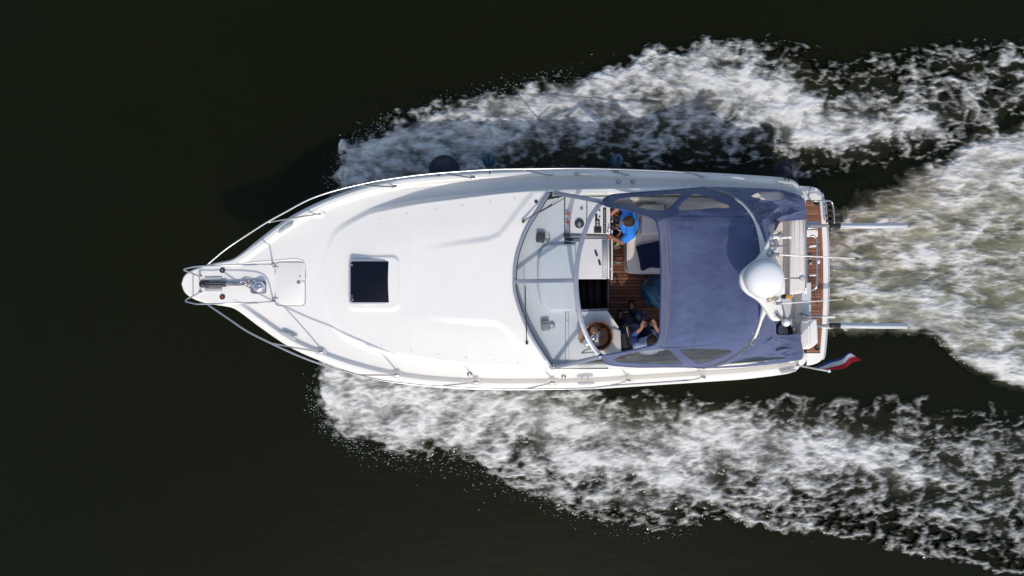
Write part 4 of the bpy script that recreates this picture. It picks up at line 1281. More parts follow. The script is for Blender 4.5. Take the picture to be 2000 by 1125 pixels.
def cloth(name, A, material, parent, holes=(), wr=0.01, seed=5, wscale=3.0, fold=0.0, ffreq=20.0):
    ns, nt_ = A.shape[:2]
    Wd = px_to_world(A)
    if fold:
        s_ = np.repeat(np.linspace(0, 1, ns)[:, None], nt_, 1); t_ = np.repeat(np.linspace(0, 1, nt_)[None], ns, 0)
        ph = 5.0 * fbm((s_ * 2.2).ravel(), (t_ * 1.3).ravel(), 3, seed + 3).reshape(ns, nt_)
        fo = 1 - np.abs(np.sin(ffreq * s_ * (1 - .35 * t_) + ph)) ** 0.6 * 2
        Wd[..., 2] += fold * fo * np.sin(np.pi * np.clip(t_ * 1.05, 0, 1)) * np.sin(np.pi * s_) ** .5
    fx = fbm(Wd[..., 0].ravel() * wscale, Wd[..., 1].ravel() * wscale * 1.4, 4, seed).reshape(ns, nt_)
    edge = np.minimum.outer(np.minimum(np.arange(ns), np.arange(ns)[::-1]), np.full(nt_, 99))
    Wd[..., 2] += wr * fx
    V = Wd.reshape(-1, 3)
    F = grid(V, ns, nt_)
    A2 = np.asarray(A).reshape(-1, 3)
    cx = A2[F].mean(1)[:, 0]; cy = A2[F].mean(1)[:, 1]
    keep = np.ones(len(F), bool)
    panes = []
    for nm, poly in holes:
        c = curve(list(poly) + [poly[0]], 60)[:, :2]
        i = inpoly(cx, cy, c)
        panes.append((nm, F[i])); keep &= ~i
    def sub(FF):
        u, inv = np.unique(FF.ravel(), return_inverse=True)
        return V[u], inv.reshape(FF.shape)
    o = mk(name, sub(F[keep]), material, parent)
    md = o.modifiers.new('cloth', 'SOLIDIFY'); md.thickness = 0.005; md.offset = -1
    return o, [(nm, sub(f)) for nm, f in panes if nm and len(f)], V
NS, NT = 300, 190
A = coons(curve(FR, NS), curve(AF, NS), curve(LS, NT), curve(LP, NT))
tt = np.linspace(0, 1, NT)[None, :]; ss = np.linspace(0, 1, NS)[:, None]
# the roof springs up over its front bow and sags a little between the bows
mid = sstep(.18, .32, ss) * sstep(.82, .68, ss)
A[..., 2] += mid * (0.055 * sstep(0, .10, tt) - 0.03 * np.sin(np.pi * np.clip((tt - .12) / .88, 0, 1)) * 1.0) * (1 - sstep(.9, 1, tt) * .6)
# tension creases running in from the corners
for cx_, cy_, a0 in ((1300, 432, 20), (1300, 665, -20), (1470, 440, 160), (1465, 665, 200), (1345, 405, 60), (1345, 690, -60)):
    dx, dy = A[..., 0] - cx_, A[..., 1] - cy_
    r_ = np.hypot(dx, dy); th = np.arctan2(dy, dx)
    A[..., 2] += 0.006 * np.sin(th * 9 + a0 + 1.5 * np.sin(th * 4)) * np.exp(-((r_ - 45) / 38) ** 2)
can, panes, _ = cloth('canopy', A, M['canvas'], BOAT, WIN.items(), wr=0.024, wscale=2.4)
can['label'] = 'navy blue canvas canopy with clear side windows over the cockpit'
for nm, vf in panes:
    o = mk('clear_window', vf, M['vinyl'], can)
    o['label'] = nm.replace('_', ' ') + ' of clear plastic'
# hems and seams
for nm, pts in (('hem', curve(FR, 80)), ('hem', curve(LS, 40)), ('hem', curve(LP, 40))):
    mk(nm, tube([P(x, y, z + .006) for x, y, z in pts], .012, 8), M['canvas2'], can)
i = int(.105 * NT)
Wp = px_to_world(A)
for jj_ in (72, 228):
    mk('seam', tube([Vector(Wp[jj_, k]) + Vector((0, 0, .008)) for k in range(12, 186, 5)], .005, 6), M['canvas2'], can)
for kk_ in (62, 125):
    pass
mk('seam', tube([Vector(Wp[k, i]) + Vector((0, 0, .006)) for k in range(75, 226, 5)], .006, 6), M['canvas2'], can)
# stainless bow at the aft edge, and the frame bow under the roof front
bowp = [P(x, y, z + .02) for x, y, z in curve(AF, 90)]
bow = mk('canopy_bow', tube(bowp, .018, 10), M['steel'], can)
for i in (14, 20, 25, 30, 60, 65, 70, 76):
    for s_ in (-1, 1):
        mk('snap_fastener', ball(bowp[i] + Vector((.045 * s_, .0, .0)), .011, 10), M['steel'], bow)
# spots of grime / white flecks on the cloth
for x, y in ((1437, 494), (1425, 500), (1406, 631), (1330, 640), (1400, 530)):
    pass

# ---- loose aft curtains
AS = [(1374, 365, 1.74), (1428, 383, 2.30), (1453, 402, 2.58), (1470, 424, 2.78), (1482, 455, 2.92), (1486, 478, 2.97)]
c0 = curve(AS, 120)
c1 = curve([(1563, 381, 1.60), (1572, 394, 1.64), (1574.5, 412, 1.70), (1575, 429, 1.72)], 120)
d0 = curve([(1374, 365, 1.74), (1440, 366.5, 1.66), (1500, 369, 1.62), (1535, 373, 1.60), (1563, 381, 1.60)], 110)
d1 = curve([(1486, 478, 2.97), (1503, 481, 2.92), (1509, 466, 2.72), (1514, 446, 2.35), (1527, 434, 2.0), (1550, 431, 1.80), (1575, 429, 1.72)], 110)
C = coons(c0, c1, d0, d1)
C[..., 2] += 0.03 * np.sin(np.linspace(0, 9, 120))[:, None] * np.sin(np.linspace(0, np.pi, 110))[None]
hole = [(None, [(1466, 384), (1480, 376.5), (1505, 374.5), (1530, 376.5), (1536, 385), (1522, 391), (1500, 392), (1478, 388)])]
cs, _, _ = cloth('aft_curtain', C, M['canvas'], BOAT, hole, wr=0.06, seed=12, wscale=3.2, fold=0.06, ffreq=11)
cs['label'] = 'crumpled canvas curtain hanging at the starboard stern corner'
mk('curtain_strap', tube([P(1482, 418, 2.72), P(1498, 412, 2.55), P(1506, 410, 2.4)], .008, 6), M['black'], cs)
mk('rolled_tie', rbox(P(1513, 440, 2.42), (.09, .17, .08), .03, R(-25)), M['rubber'], cs)
AP = [(1374, 720, 1.74), (1432, 698, 2.30), (1458, 679, 2.58), (1473, 659, 2.78), (1484, 631, 2.92), (1489, 603, 3.0)]
c0 = curve(AP, 120)
c1 = curve([(1566, 702, 1.58), (1569, 685, 1.66), (1566, 668, 1.72), (1563, 652, 1.74)], 120)
d0 = curve([(1374, 720, 1.74), (1430, 718, 1.68), (1480, 714.5, 1.62), (1530, 708, 1.59), (1566, 702, 1.58)], 110)
d1 = curve([(1489, 603, 3.0), (1503, 618, 2.80), (1515, 632, 2.55), (1517, 652, 2.25), (1535, 655, 1.95), (1563, 652, 1.74)], 110)
C = coons(c0, c1, d0, d1)
C[..., 2] += 0.035 * np.sin(np.linspace(0, 13, 120))[:, None] * np.sin(np.linspace(0, np.pi, 110))[None]
hole = [(None, [(1398, 717), (1420, 711), (1445, 703), (1475, 697.5), (1505, 698), (1535, 698.5), (1510, 704), (1478, 708), (1450, 713)])]
cp, _, _ = cloth('aft_curtain', C, M['canvas'], BOAT, hole, wr=0.05, seed=22, wscale=2.6, fold=0.05, ffreq=10)
cp['label'] = 'sunlit canvas curtain stretched down to the port stern corner'

# ---- radar arch wing with its gear
WING = [(1506, 461), (1516, 457), (1522, 460), (1522, 480), (1521, 500), (1526, 530), (1528, 560), (1527, 590), (1531, 612), (1528, 624), (1518, 627.5), (1508, 624), (1496, 606), (1482, 588), (1462, 575), (1450, 562), (1446, 545), (1450, 530), (1466, 515), (1482, 502), (1495, 480)]
wz = 3.36
wing = mk('radar_arch', prism(ppoly(WING, wz, 90), (0.07,), .03, 4), M['gel'], BOAT, angle=60)
wing['label'] = 'white swept mast wing carrying the radome above the canopy'
for pts, r0 in (([(1492, 492, 3.24), (1487, 470, 3.08), (1481, 448, 2.985), (1470, 423, 2.85), (1453, 401, 2.645), (1436, 388, 2.45)], 1), ([(1496, 600, 3.26), (1489, 618, 3.08), (1482, 640, 2.94), (1474, 660, 2.82)], 1)):
    c = curve([P(*q) for q in pts], 16)
    mk('arch_leg', tube(c, [.05 - .031 * min(1, k / 7) for k in range(16)], 10), M['gel'], wing)
rd_c = P(1487, 545, wz)
rd = mk('radome', lathe([(.18, 0), (.20, .03), (.255, .05), (.262, .10), (.258, .15), (.24, .205), (.20, .25), (.14, .28), (.07, .296), (0, .30)], rd_c, 48), M['dome'], wing)
mk('radome_seam', tube([rd_c + Vector((.2625 * math.cos(t), .2625 * math.sin(t), .09)) for t in np.linspace(0, 2 * math.pi, 49)[:-1]], .004, 6, True), M['ltgrey'], rd)
# whip aerials laid back over the stern
an = mk('whip_aerial', tube([P(1507, 496.5, 3.44), P(1530, 498, 3.5), P(1672, 505, 3.62)], [.016, .011, .008], 8), M['gel'], wing)
mk('aerial_tip', tube([P(1670, 505, 3.62), P(1677, 505.3, 3.625)], .012, 8), M['black'], an)
mk('aerial_base', tube([P(1507, 496.5, 3.44), P(1522, 497.4, 3.47)], .026, 10), M['grey'], an)
mk('aerial_foot', cyl(P(1504, 496, 3.36), .045, .06, 14), M['ltgrey'], an)
an = mk('whip_aerial', tube([P(1520, 593, 3.44), P(1540, 592, 3.48), P(1649, 584.5, 3.55)], [.012, .008, .005], 8), M['gel'], wing)
mk('aerial_tip', tube([P(1648, 584.6, 3.55), P(1652, 584.3, 3.55)], .009, 8), M['black'], an)
mk('aerial_base', tube([P(1516, 593, 3.42), P(1526, 592.4, 3.45)], .02, 10), M['grey'], an)
# fittings: bracket and light at the top, lamps and cables at the bottom
lm = mk('mast_bracket', join(rbox(P(1516, 464, 3.39), (.10, .05, .05), .012)), M['gel'], wing)
mk('bracket_clamp', lathe([(.035, 0), (.04, .03), (.025, .06), (0, .06)], P(1522, 459, 3.38), 14), M['grey'], lm)
mk('lamp_arm', tube([P(1523, 464.5, 3.42), P(1540, 463.5, 3.44)], .017, 8), M['gel'], lm)
mk('lamp_globe', ball(P(1543, 463, 3.44), .027, 14), M['dome'], lm)
mk('bracket_strut', rbox(P(1516, 474, 3.40), (.05, .10, .04), .008, R(20)), M['grey'], lm)
mk('bracket_plate', rbox(P(1508, 482, 3.395), (.045, .13, .03), .008), M['ltgrey'], lm)
mk('bracket_rod', tube([P(1506, 481, 3.42), P(1540, 480.5, 3.42)], .010, 6), M['grey'], lm)
lm = mk('deck_lamp', lathe([(.0, 0), (.03, .0), (.034, .03), (.02, .04), (0, .04)], P(1530, 579.5, 3.30), 14), M['black'], wing)
mk('lamp_lens', rbox(P(1540, 579.5, 3.32), (.085, .055, .05), .012), M['amber'], lm)
mk('lamp_body', rbox(P(1529, 580, 3.32), (.05, .045, .05), .01), M['black'], lm)
cb = mk('aerial_cables', tube(curve([P(1500, 583, 3.38), P(1504, 578, 3.42), P(1510, 582, 3.40), P(1506, 588, 3.41), P(1499, 587, 3.39), P(1503, 582, 3.40), P(1512, 580, 3.41), P(1518, 584, 3.38)], 60), .007, 6), M['brass'], wing)
mk('cable_end', tube(curve([P(1498, 592, 3.38), P(1508, 589, 3.41), P(1518, 592, 3.40), P(1512, 597, 3.39)], 30), .006, 6), M['gel'], cb)
mk('navigation_light', lathe([(.05, 0), (.052, .05), (.045, .08), (.02, .095), (0, .097)], P(1533, 630, 3.36), 22), M['dome'], wing)
mk('sensor_fin', bar([P(1516, 614, 3.38), P(1524, 622, 3.45), P(1529, 628, 3.40)], .02, .05), M['grey'], wing)
mk('sensor_wire', tube(curve([P(1512, 618, 3.39), P(1522, 617, 3.45), P(1526, 622, 3.42)], 14), .005, 6), M['grey'], wing)
st = mk('stern_light_pole', tube([P(1526, 543.5, 3.42), P(1562, 543, 3.30)], .009, 8), M['steel'], wing)
mk('stern_light', lathe([(.0, 0), (.034, .0), (.042, .03), (.035, .05), (.015, .055), (0, .055)], P(1565, 543, 3.26), 18), M['ltgrey'], st)
mk('wing_hatch', rbox(P(1524, 560, 3.33), (.12, .20, .04), .012), M['gel'], wing)

# ---- stern bench and transom
tr = mk('transom', prism(ppoly([(1558, 374), (1566, 373), (1572, 385), (1576, 430), (1577, 500), (1577, 574), (1569, 574), (1568, 430), (1562, 395)], 1.36), .3, .015), M['gel'], BOAT, angle=50)
mk('transom_rail', tube([P(x, y, 1.44) for x, y in curve([(1569, 380), (1573.5, 430), (1574.5, 500), (1574, 556), (1572, 567)], 30)], .014, 8), M['steel'], tr)
mk('transom_corner', prism(ppoly([(1540, 704), (1566, 700), (1570, 690), (1576, 690), (1577, 702), (1570, 712), (1556, 719), (1540, 722)], 1.34), .3, .012), M['gel'], BOAT, angle=50)
bn = mk('stern_bench', prism(ppoly([(1500, 428), (1541, 428), (1541, 556), (1539, 576), (1505, 577), (1500, 560)], 1.38), .95, .03, 4), M['cream'], BOAT, angle=50)
bench_back = mk('bench_backrest', prism(ppoly([(1544, 424), (1570, 424), (1572.5, 470), (1573, 572), (1560, 574.5), (1543, 576)], 1.66), 1.0, .055, 6), M['cream'], bn, angle=60)
mk('bench_gap', prism(ppoly([(1539.5, 426), (1545, 426), (1545, 575), (1539.5, 575)], 1.36), 1.0), M['grey'], bn, smooth=False)
for y in (452, 480, 520, 548):
    mk('bench_seam', tube([P(1504, y, 1.383), P(1539, y, 1.383)], .004, 5), M['ltgrey'], bn)
for x in (1552, 1562):
    mk('backrest_seam', tube([P(x, 428, 1.662), P(x + .5, 570, 1.662)], .0035, 5), M['gel'], bench_back)
# stern gate step (dark teak) and coiled hose
mk('gate_step', rbox(P(1571, 600, .80), (.16, .50, .03), .006), M['mahog'], BOAT)
mk('gate_threshold', bar([P(1561, 576, .99), P(1561, 622, .99)], .02, .02), M['alug'], BOAT)
gr = mk('stern_gate', bar([P(1560, 613, 1.25), P(1575, 618, 1.25), P(1632, 619, 1.22)], .035, .035), M['grey'], BOAT, angle=40)
mk('gate_cap', rbox(P(1618, 619.5, 1.25), (.22, .035, .03), .006), M['gel'], gr)
mk('gate_link', bar([P(1564, 612, 1.28), P(1578, 617, 1.28)], .018, .02), M['black'], gr)
lk = mk('stern_locker', prism(ppoly([(1562, 632), (1565, 624.5), (1574, 623), (1596, 623.5), (1597.5, 640), (1598.5, 670), (1590, 677), (1582, 682), (1565, 683), (1562.5, 665)], 1.28), .5, .035, 5), M['gel'], BOAT, angle=60)
mk('locker_lid_seam', bar([P(1581, 625, 1.283), P(1583.5, 672, 1.283)], .006, .004), M['ltgrey'], lk)
mk('locker_cushion', prism(ppoly([(1563, 634), (1566, 626.5), (1579, 626), (1580.5, 670), (1576, 680), (1566, 680.5)], 1.31), 1.25, .03, 4), M['cream'], lk, angle=60)

# ---- swim platform with teak boards
pz = 0.42
SP = [(1556, 362), (1585, 364), (1598, 368), (1606, 377), (1609, 391), (1613, 420), (1617, 460), (1618.5, 500), (1619, 548), (1617.5, 600), (1614.5, 650), (1611, 690), (1607, 702), (1596, 710), (1580, 714), (1556, 716)]
pl = mk('swim_platform', prism([P(x, y, pz) for x, y in curve(SP, 90)], .22, .03, 4), M['gel'], BOAT, angle=60)
pl['label'] = 'white swim platform with teak inlay across the stern'
mk('platform_edge', tube([P(x, y, pz - .04) for x, y in curve(SP[3:-3], 60)], .018, 8), M['ltgrey'], pl)
def teakR(py):
    return float(np.interp(py, [390, 420, 460, 500, 548, 600, 650, 692], [1601.5, 1604, 1606.5, 1608, 1608.5, 1608, 1605.5, 1602]))
base = [(1574, 391)] + [(teakR(y) - .3, y) for y in np.linspace(391, 690, 20)] + [(1574, 690)]
mk('teak_bed', prism(ppoly(base, pz + .004), (.02,)), M['caulk'], pl, smooth=False)
y0 = 392.0
k = 0
while y0 < 687:
    y1 = y0 + 5.6
    a, b = teakR(y0) - 5.2, teakR(y1) - 5.2
    mk('plank', prism(ppoly([(1574.5, y0 + .35), (a, y0 + .35), (b, y1 - .35), (1574.5, y1 - .35)], pz + .010), (.01,)), M[('teak', 'teak3', 'teak2', 'teak')[(k * 5 + k // 4) % 4]], pl, smooth=False)
    y0 = y1; k += 1
ms = [(teakR(y) - 2.5, y) for y in np.linspace(392, 689, 7)]
for i in range(6):
    q = np.linspace(ms[i][1] + .4, ms[i + 1][1] - .4, 6)
    mk('margin_plank', prism(ppoly([(teakR(y) - 4.6, y) for y in q] + [(teakR(y) - .5, y) for y in q[::-1]], pz + .0105), (.01,)), M[('teak', 'teak3')[i % 2]], pl, smooth=False)
for x, y in ((1594.5, 397), (1595.5, 680)):
    mk('deck_cap', lathe([(.045, 0), (.045, .008), (.03, .012), (.026, .004), (0, .004)], P(x, y, pz + .008), 20), M['black'], pl)
# folded hand rail loop on the platform
lp = mk('boarding_rail', tube(curve([P(1581, 462, 1.0), P(1588, 461, 1.02), P(1593.5, 466, 1.02), P(1595, 480, 1.02), P(1595, 515, 1.02), P(1595, 555, 1.02), P(1592, 564, 1.0), P(1581, 567.5, .95)], 50), .018, 10), M['steel'], BOAT)
lp['label'] = 'bent tube rail standing over the teak platform'
mk('rail_clamp', rbox(P(1598, 511.5, .99), (.06, .065, .05), .02), M['dome'], lp)
mk('rail_grip', rbox(P(1594, 511, 1.0), (.04, .05, .05), .01), M['grey'], lp)
mk('rail_strut', tube([P(1580, 537.5, .98), P(1594, 537.5, 1.02)], .016, 8), M['flagw'], lp)
mk('rail_strut', tube([P(1580, 481.5, .98), P(1594, 480, 1.02)], .022, 8), M['gel'], lp)
for k, (x, y) in enumerate(((1582, 497, ), (1583, 504), (1582, 510), (1584, 513))):
    mk('rail_fitting', rbox(P(x, y, .95), (.06, .035, .04), .01, R(20 * k)), M['steel' if k % 2 else 'black'], lp)
# ladder folded at the starboard end of the platform
ld = mk('swim_ladder', tube(curve([P(1585, 395, .46), P(1588, 393, .60), P(1605, 392, .62), P(1618, 392.5, .60), P(1625, 396, .56), P(1628, 412, .54), P(1629.5, 437, .52)], 40), .016, 10), M['steel'], BOAT)
ld['label'] = 'folded steel swim ladder at the starboard end of the platform'
mk('ladder_leg', tube(curve([P(1613, 394, .56), P(1614.5, 415, .54), P(1616, 438, .52)], 12), .016, 8), M['steel'], ld)
for y in (399, 410, 421, 432):
    mk('rung', bar([P(1613.5, y, .54), P(1627.5, y, .54)], .035, .02), M['mahog'], ld)
mk('ladder_hoop', tube(curve([P(1583, 366, .45), P(1580, 375, .60), P(1581, 385, .62), P(1583.5, 396, .46)], 20), .010, 8), M['steel'], ld)

# ---- davits: brackets on the transom, dark knuckle and a ridged arm each
for nm, yb, y0, y1 in (('starboard', 440, 441, 440.5), ('port', 636, 635.5, 637)):
    dv = mk('davit', bar([P(1640, y0, 1.20), P(1706, (y0 + y1) / 2, 1.20), P(1772, y1, 1.18)], .088, .05, profile=[(-.5, -.5), (.5, -.5), (.5, -.1), (.06, .5), (-.06, .5), (-.5, -.1)]), M['alug'], BOAT, smooth=False)
    dv['label'] = 'long aluminium davit arm on the %s side of the stern' % nm
    mk('davit_arm_strip', bar([P(1640, y0 + 3.4, 1.205), P(1771, y1 + 3.2, 1.185)], .034, .02), M['gel'], dv)  # narrow white strip along the port half of the arm
    mk('davit_knuckle', rbox(P(1631, y0, 1.30), (.17, .085, .07), .015), M['black'], dv)
    mk('davit_strut', bar([P(1582, yb, 1.15), P(1605, yb + .5, 1.24), P(1628, y0 + .5, 1.28)], [.06, .05, .04], .045), M['grey'], dv, angle=40)
    if nm == 'starboard':
        mk('davit_bracket', rbox(P(1587, 440, 1.12), (.19, .13, .06), .012), M['steel'], dv)
        mk('davit_plate', rbox(P(1586, 456, 1.0), (.19, .12, .03), .006), M['gel'], dv)
        mk('davit_pin', rbox(P(1643.5, 427, 1.1), (.025, .11, .05), .006), M['black'], dv)
        mk('davit_hook', tube([P(1735, 436, 1.3), P(1738, 428, 1.22), P(1736, 424, 1.2)], .006, 6), M['steel'], dv)
    else:
        mk('davit_cable', tube(curve([P(1598, 636, 1.16), P(1612, 640, 1.1), P(1630, 639, 1.2)], 14), .016, 8), M['gel'], dv)
        mk('davit_shackle', tube(curve([P(1628, 645, 1.15), P(1629, 652, 1.05), P(1630, 657, 1.0)], 8), .014, 8), M['black'], dv)

# ================================================================== loose things on and beside the boat
def thing(name, loc, label, cat, group=None):
    o = empty(name, loc)
    return tag(o, label, cat, group)

# ---- fenders hung along the starboard side
def hang(px, py, z0, z1, r, label, material, foot_px, ballf=False):
    base = P(px, py, z0)
    t = thing('fender', base, label, 'fender', None)
    h = z1 - z0
    if ballf:
        c = P(px, py, (z0 + z1) / 2)
        mk('body', ball(c, r, 36, 1.05), material, t)
        top = P(px, py, z1 + .02)
        mk('eye', lathe([(.045, -.05), (.04, .02), (.02, .04), (0, .04)], top, 14), M['rubber'], t)
    else:
        c = P(px, py, z0)
        mk('body', lathe([(0, 0), (r * .45, .01), (r * .85, .06), (r, .12), (r, h - .12), (r * .85, h - .06), (r * .45, h - .01), (0, h)], c, 28), material, t)
        top = c + Vector((0, 0, h))
        mk('eye', lathe([(r * .35, -.01), (r * .3, .03), (.012, .045), (0, .045)], top, 14), M['rubber'], t)
    for i, fp in enumerate(foot_px):
        e = D(fp[0], fp[1], .03)
        m_ = (top + e) / 2 + Vector((.01 * (i - .5), 0, .04))
        mk('rope', tube(curve([top + Vector((0, 0, .02)), m_, e], 12), .008, 6), M['rope'], t)
    return t
hang(868, 333, .70, 1.24, .262, 'large round navy fender outside the forward starboard rail', M['fendernavy'], [(842, 342), (855, 344)], True)
hang(955.5, 319, .55, 1.12, .108, 'blue cylindrical fender hanging just aft of the round navy one', M['fender'], [(957, 340)])
hang(1198, 322, .50, 1.10, .105, 'dark blue fender in shade near the middle of the starboard side', M['fender'], [(1200, 338), (1206, 338)])
hang(1519, 335, .50, 1.12, .135, 'navy fender tied near the starboard stern corner', M['fendernavy'], [(1527, 360), (1538, 360)])
# big ball fender lying in the cockpit
bf = thing('ball_fender', P(1284, 568, .93), 'big glossy blue ball on the cockpit floor half under the canopy', 'fender')
mk('body', ball(P(1284, 568, 1.22), .285, 40), M['fender'], bf)
mk('eye', lathe([(.05, -.02), (.05, .04), (.03, .06), (0, .06)], P(1268, 552, 1.45), 14), M['rubber'], bf)

# ---- flag on its staff
fl = thing('ensign', P(1558, 714, 1.36), 'red white and blue striped flag streaming from a staff at the port quarter', 'flag')
s0, s1 = P(1557, 714, 1.37), P(1618, 724.5, 2.20)
mk('staff', tube([s0, s1], .014, 10), M['gel'], fl)
mk('staff_knob', ball(s1 + Vector((.005, 0, .01)), .026, 14), M['dome'], fl)
mk('staff_socket', cyl(s0 - Vector((0, 0, .01)), .03, .06, 14), M['steel'], fl)
NU_, NV_ = 60, 36
Fv = np.zeros((NU_, NV_, 3))
e0 = curve([P(1588, 718.5, 1.80), P(1609, 722.5, 2.10)], NV_)
fly = [P(1600, 712, 1.86), P(1625, 703, 1.95), P(1650, 695.5, 1.98), P(1664, 690, 2.0)]
fly2 = [P(1609, 726, 2.10), P(1632, 722, 2.12), P(1658, 715, 2.12), P(1681, 701, 2.08)]
ca = curve([e0[0]] + fly[1:], NU_); cb_ = curve([e0[-1]] + fly2[1:], NU_)
for i in range(NU_):
    for j in range(NV_):
        u_ = i / (NU_ - 1)
        a = (j / (NV_ - 1)) ** (1 + .9 * u_)
        p = ca[i] * (1 - a) + cb_[i] * a
        p = p + np.array([0.0, .018 * math.sin(9 * u_ + 2 * a) * u_, .05 * math.sin(11 * u_ + 2.6 * a) * min(1, 2 * u_)])
        Fv[i, j] = p
Vf = Fv.reshape(-1, 3)
Ff = grid(Vf, NU_, NV_)
jj = Ff[:, 0] % NV_
mk('cloth', (Vf, Ff), None, fl, mats=[M['flagb'], M['flagw'], M['flagr']], idx=np.minimum(2, jj * 3 // (NV_ - 1)))

# ---- navy cushion on the settee
cq = [(1243, 482, 1.47), (1252, 479, 1.49), (1272, 475, 1.50), (1292, 472, 1.50), (1296, 495, 1.5), (1296, 521, 1.5), (1270, 522, 1.49), (1254, 528, 1.46), (1251, 512, 1.49), (1247, 496, 1.48)]
cu = thing('cushion', P(1270, 500, 1.41), 'navy blue scatter cushion lying on the cream helm settee', 'cushion')
mk('cover', prism([P(*q) for q in curve(cq + [cq[0]], 50)[:-1]], 1.405, .045, 5), M['navy'], cu, angle=70)
mk('piping', tube([P(x, y, z - .03) for x, y, z in curve(cq + [cq[0]], 60)[:-1]], .008, 6, True), M['canvas2'], cu)

# ---- two small boxes with cables on the dash
for (x, y, m_, lab, mir) in ((1056, 464, 'black', 'black boxy device with looped cable on the starboard half of the dash', 1), (1065, 636, 'grey', 'dark grey boxy device with curled cable on the port half of the dash', -1)):
    t = thing('dash_device', P(x, y, zb), lab, 'device')
    mk('case', rbox(P(x, y, zb + .05), (.135, .16, .09), .022, R(-6 * mir)), M[m_], t)
    mk('mount', cyl(P(x, y, zb), .04, .02, 16), M['rubber'], t)
    mk('case_ridge', rbox(P(x - 1, y - 4, zb + .098), (.08, .012, .006), .002), M['rubber'], t)
    mk('cable', tube(curve([P(x + 7, y, zb + .04), P(x + 12, y - 5 * mir, zb + .07), P(x + 18, y - 2 * mir, zb + .03), P(x + 15, y + 4 * mir, zb + .015), P(x + 9, y + 3 * mir, zb + .02), P(x + 14, y + 8 * mir, zb + .012), P(x + 19, y + 2 * mir, zb + .01)], 60), .007, 6), M['grey'], t)

# ---- round basket with jar and pot on the port console
bc = P(1166, 655, zb + .0)
bs = thing('basket', bc, 'round wicker basket of picnic things on the port console', 'basket')
mk('bowl', lathe([(.0, .01), (.12, .01), (.17, .03), (.205, .10), (.222, .16), (.232, .165), (.228, .15), (.19, .06), (.12, .03), (0, .03)], bc, 40), M['copper'], bs)
mk('rim', tube([bc + Vector((.225 * math.cos(t), .225 * math.sin(t), .165)) for t in np.linspace(0, 2 * math.pi, 49)[:-1]], .014, 8, True), M['tan'], bs)
mk('napkin', prism([P(x, y, zb + .20) for x, y in curve([(1172, 640), (1184, 643), (1188, 655), (1186, 668), (1177, 674), (1170, 668), (1176, 655), (1172, 640)], 24)[:-1]], zb + .1, .02), M['copper'], bs, angle=60)
mk('bread_board', prism([P(x, y, zb + .205) for x, y in curve([(1134, 641), (1144, 638), (1147, 652), (1145, 664), (1136, 672), (1130, 660), (1134, 641)], 24)[:-1]], zb + .15, .02), M['tan'], bs, angle=60)
mk('handle', tube(curve([P(1150, 637, zb + .17), P(1160, 633, zb + .25), P(1172, 641, zb + .2)], 14), .011, 8), M['copper'], bs)
mk('loaf', ball(P(1160, 645, zb + .19), .06, 18, .55), M['tan'], bs)
jr = thing('jar', P(1146.5, 668, zb + .12), 'pale frosted glass jar standing at the edge of the basket', 'jar')
mk('glass', lathe([(.06, 0), (.07, .03), (.07, .14), (.055, .17), (.055, .19), (0, .19)], P(1146.5, 668, zb + .06), 24), M['jar'], jr)
mk('lid', lathe([(.058, 0), (.06, .02), (.05, .028), (0, .03)], P(1146.5, 668, zb + .25), 24), M['dome'], jr)
tp = thing('teapot', P(1159, 659, zb + .1), 'small shiny steel pot in the middle of the basket', 'pot')
mk('pot', ball(P(1159, 659, zb + .2), .055, 24, .9), M['chrome'], tp)
mk('knob', ball(P(1159, 659, zb + .255), .012, 12), M['black'], tp)

# ---- black bag between console and port seat
bg_ = thing('backpack', P(1223, 657, 1.36), 'black backpack with straps standing between the console and the passenger', 'bag')
mk('bag_body', rbox(P(1221, 661, 1.58), (.17, .40, .40), .07, 0), M['shorts'], bg_)
mk('front_pocket', rbox(P(1219, 664, 1.78), (.10, .26, .06), .03, R(8)), M['rubber'], bg_)
mk('shoulder_strap', tube(curve([P(1216, 640, 1.79), P(1224, 633, 1.86), P(1229, 648, 1.86), P(1231, 668, 1.84), P(1231, 685, 1.7)], 24), .016, 8), M['black'], bg_)
mk('pale_panel', rbox(P(1227, 648, 1.77), (.04, .17, .03), .012, R(12)), M['gel'], bg_)
# ---- pale gloves by the helmsman's feet
gv = thing('work_gloves', P(1206, 481, .94), 'pale pair of work gloves on the teak floor below the helmsman', 'gloves')
for k in range(2):
    pts = []
    bx, by = 1203 + 4 * k, 483 - 5 * k
    mk('palm', rbox(P(bx, by, .955), (.07, .075, .03), .014, R(25 + 20 * k)), M['shoe'], gv)
    for j in range(4):
        a = R(-65 + 22 * j - 20 * k)
        p0 = P(bx, by, .955)
        mk('finger', tube([p0 + Vector((.03 * math.cos(a) , -.03 * math.sin(a), 0)), p0 + Vector((.085 * math.cos(a), -.085 * math.sin(a), .0))], [.010, .008], 6), M['shoe'], gv)
# ---- black hose coiled at the stern door
hs = thing('hose_coil', P(1528, 645, .99), 'black hose coiled on the grey floor beside the stern locker', 'hose')
cc = []
for t in np.linspace(0, 6 * math.pi, 90):
    rr = .13 + .012 * math.sin(1.7 * t)
    cc.append(P(1527, 645, 1.02) + Vector((rr * .9 * math.cos(t), rr * 1.1 * math.sin(t), .008 * t)))
mk('coil', tube(cc, .016, 8), M['rubber'], hs)
mk('nozzle', tube([cc[-1], cc[-1] + Vector((.05, .08, .02))], [.018, .012], 8), M['grey'], hs)

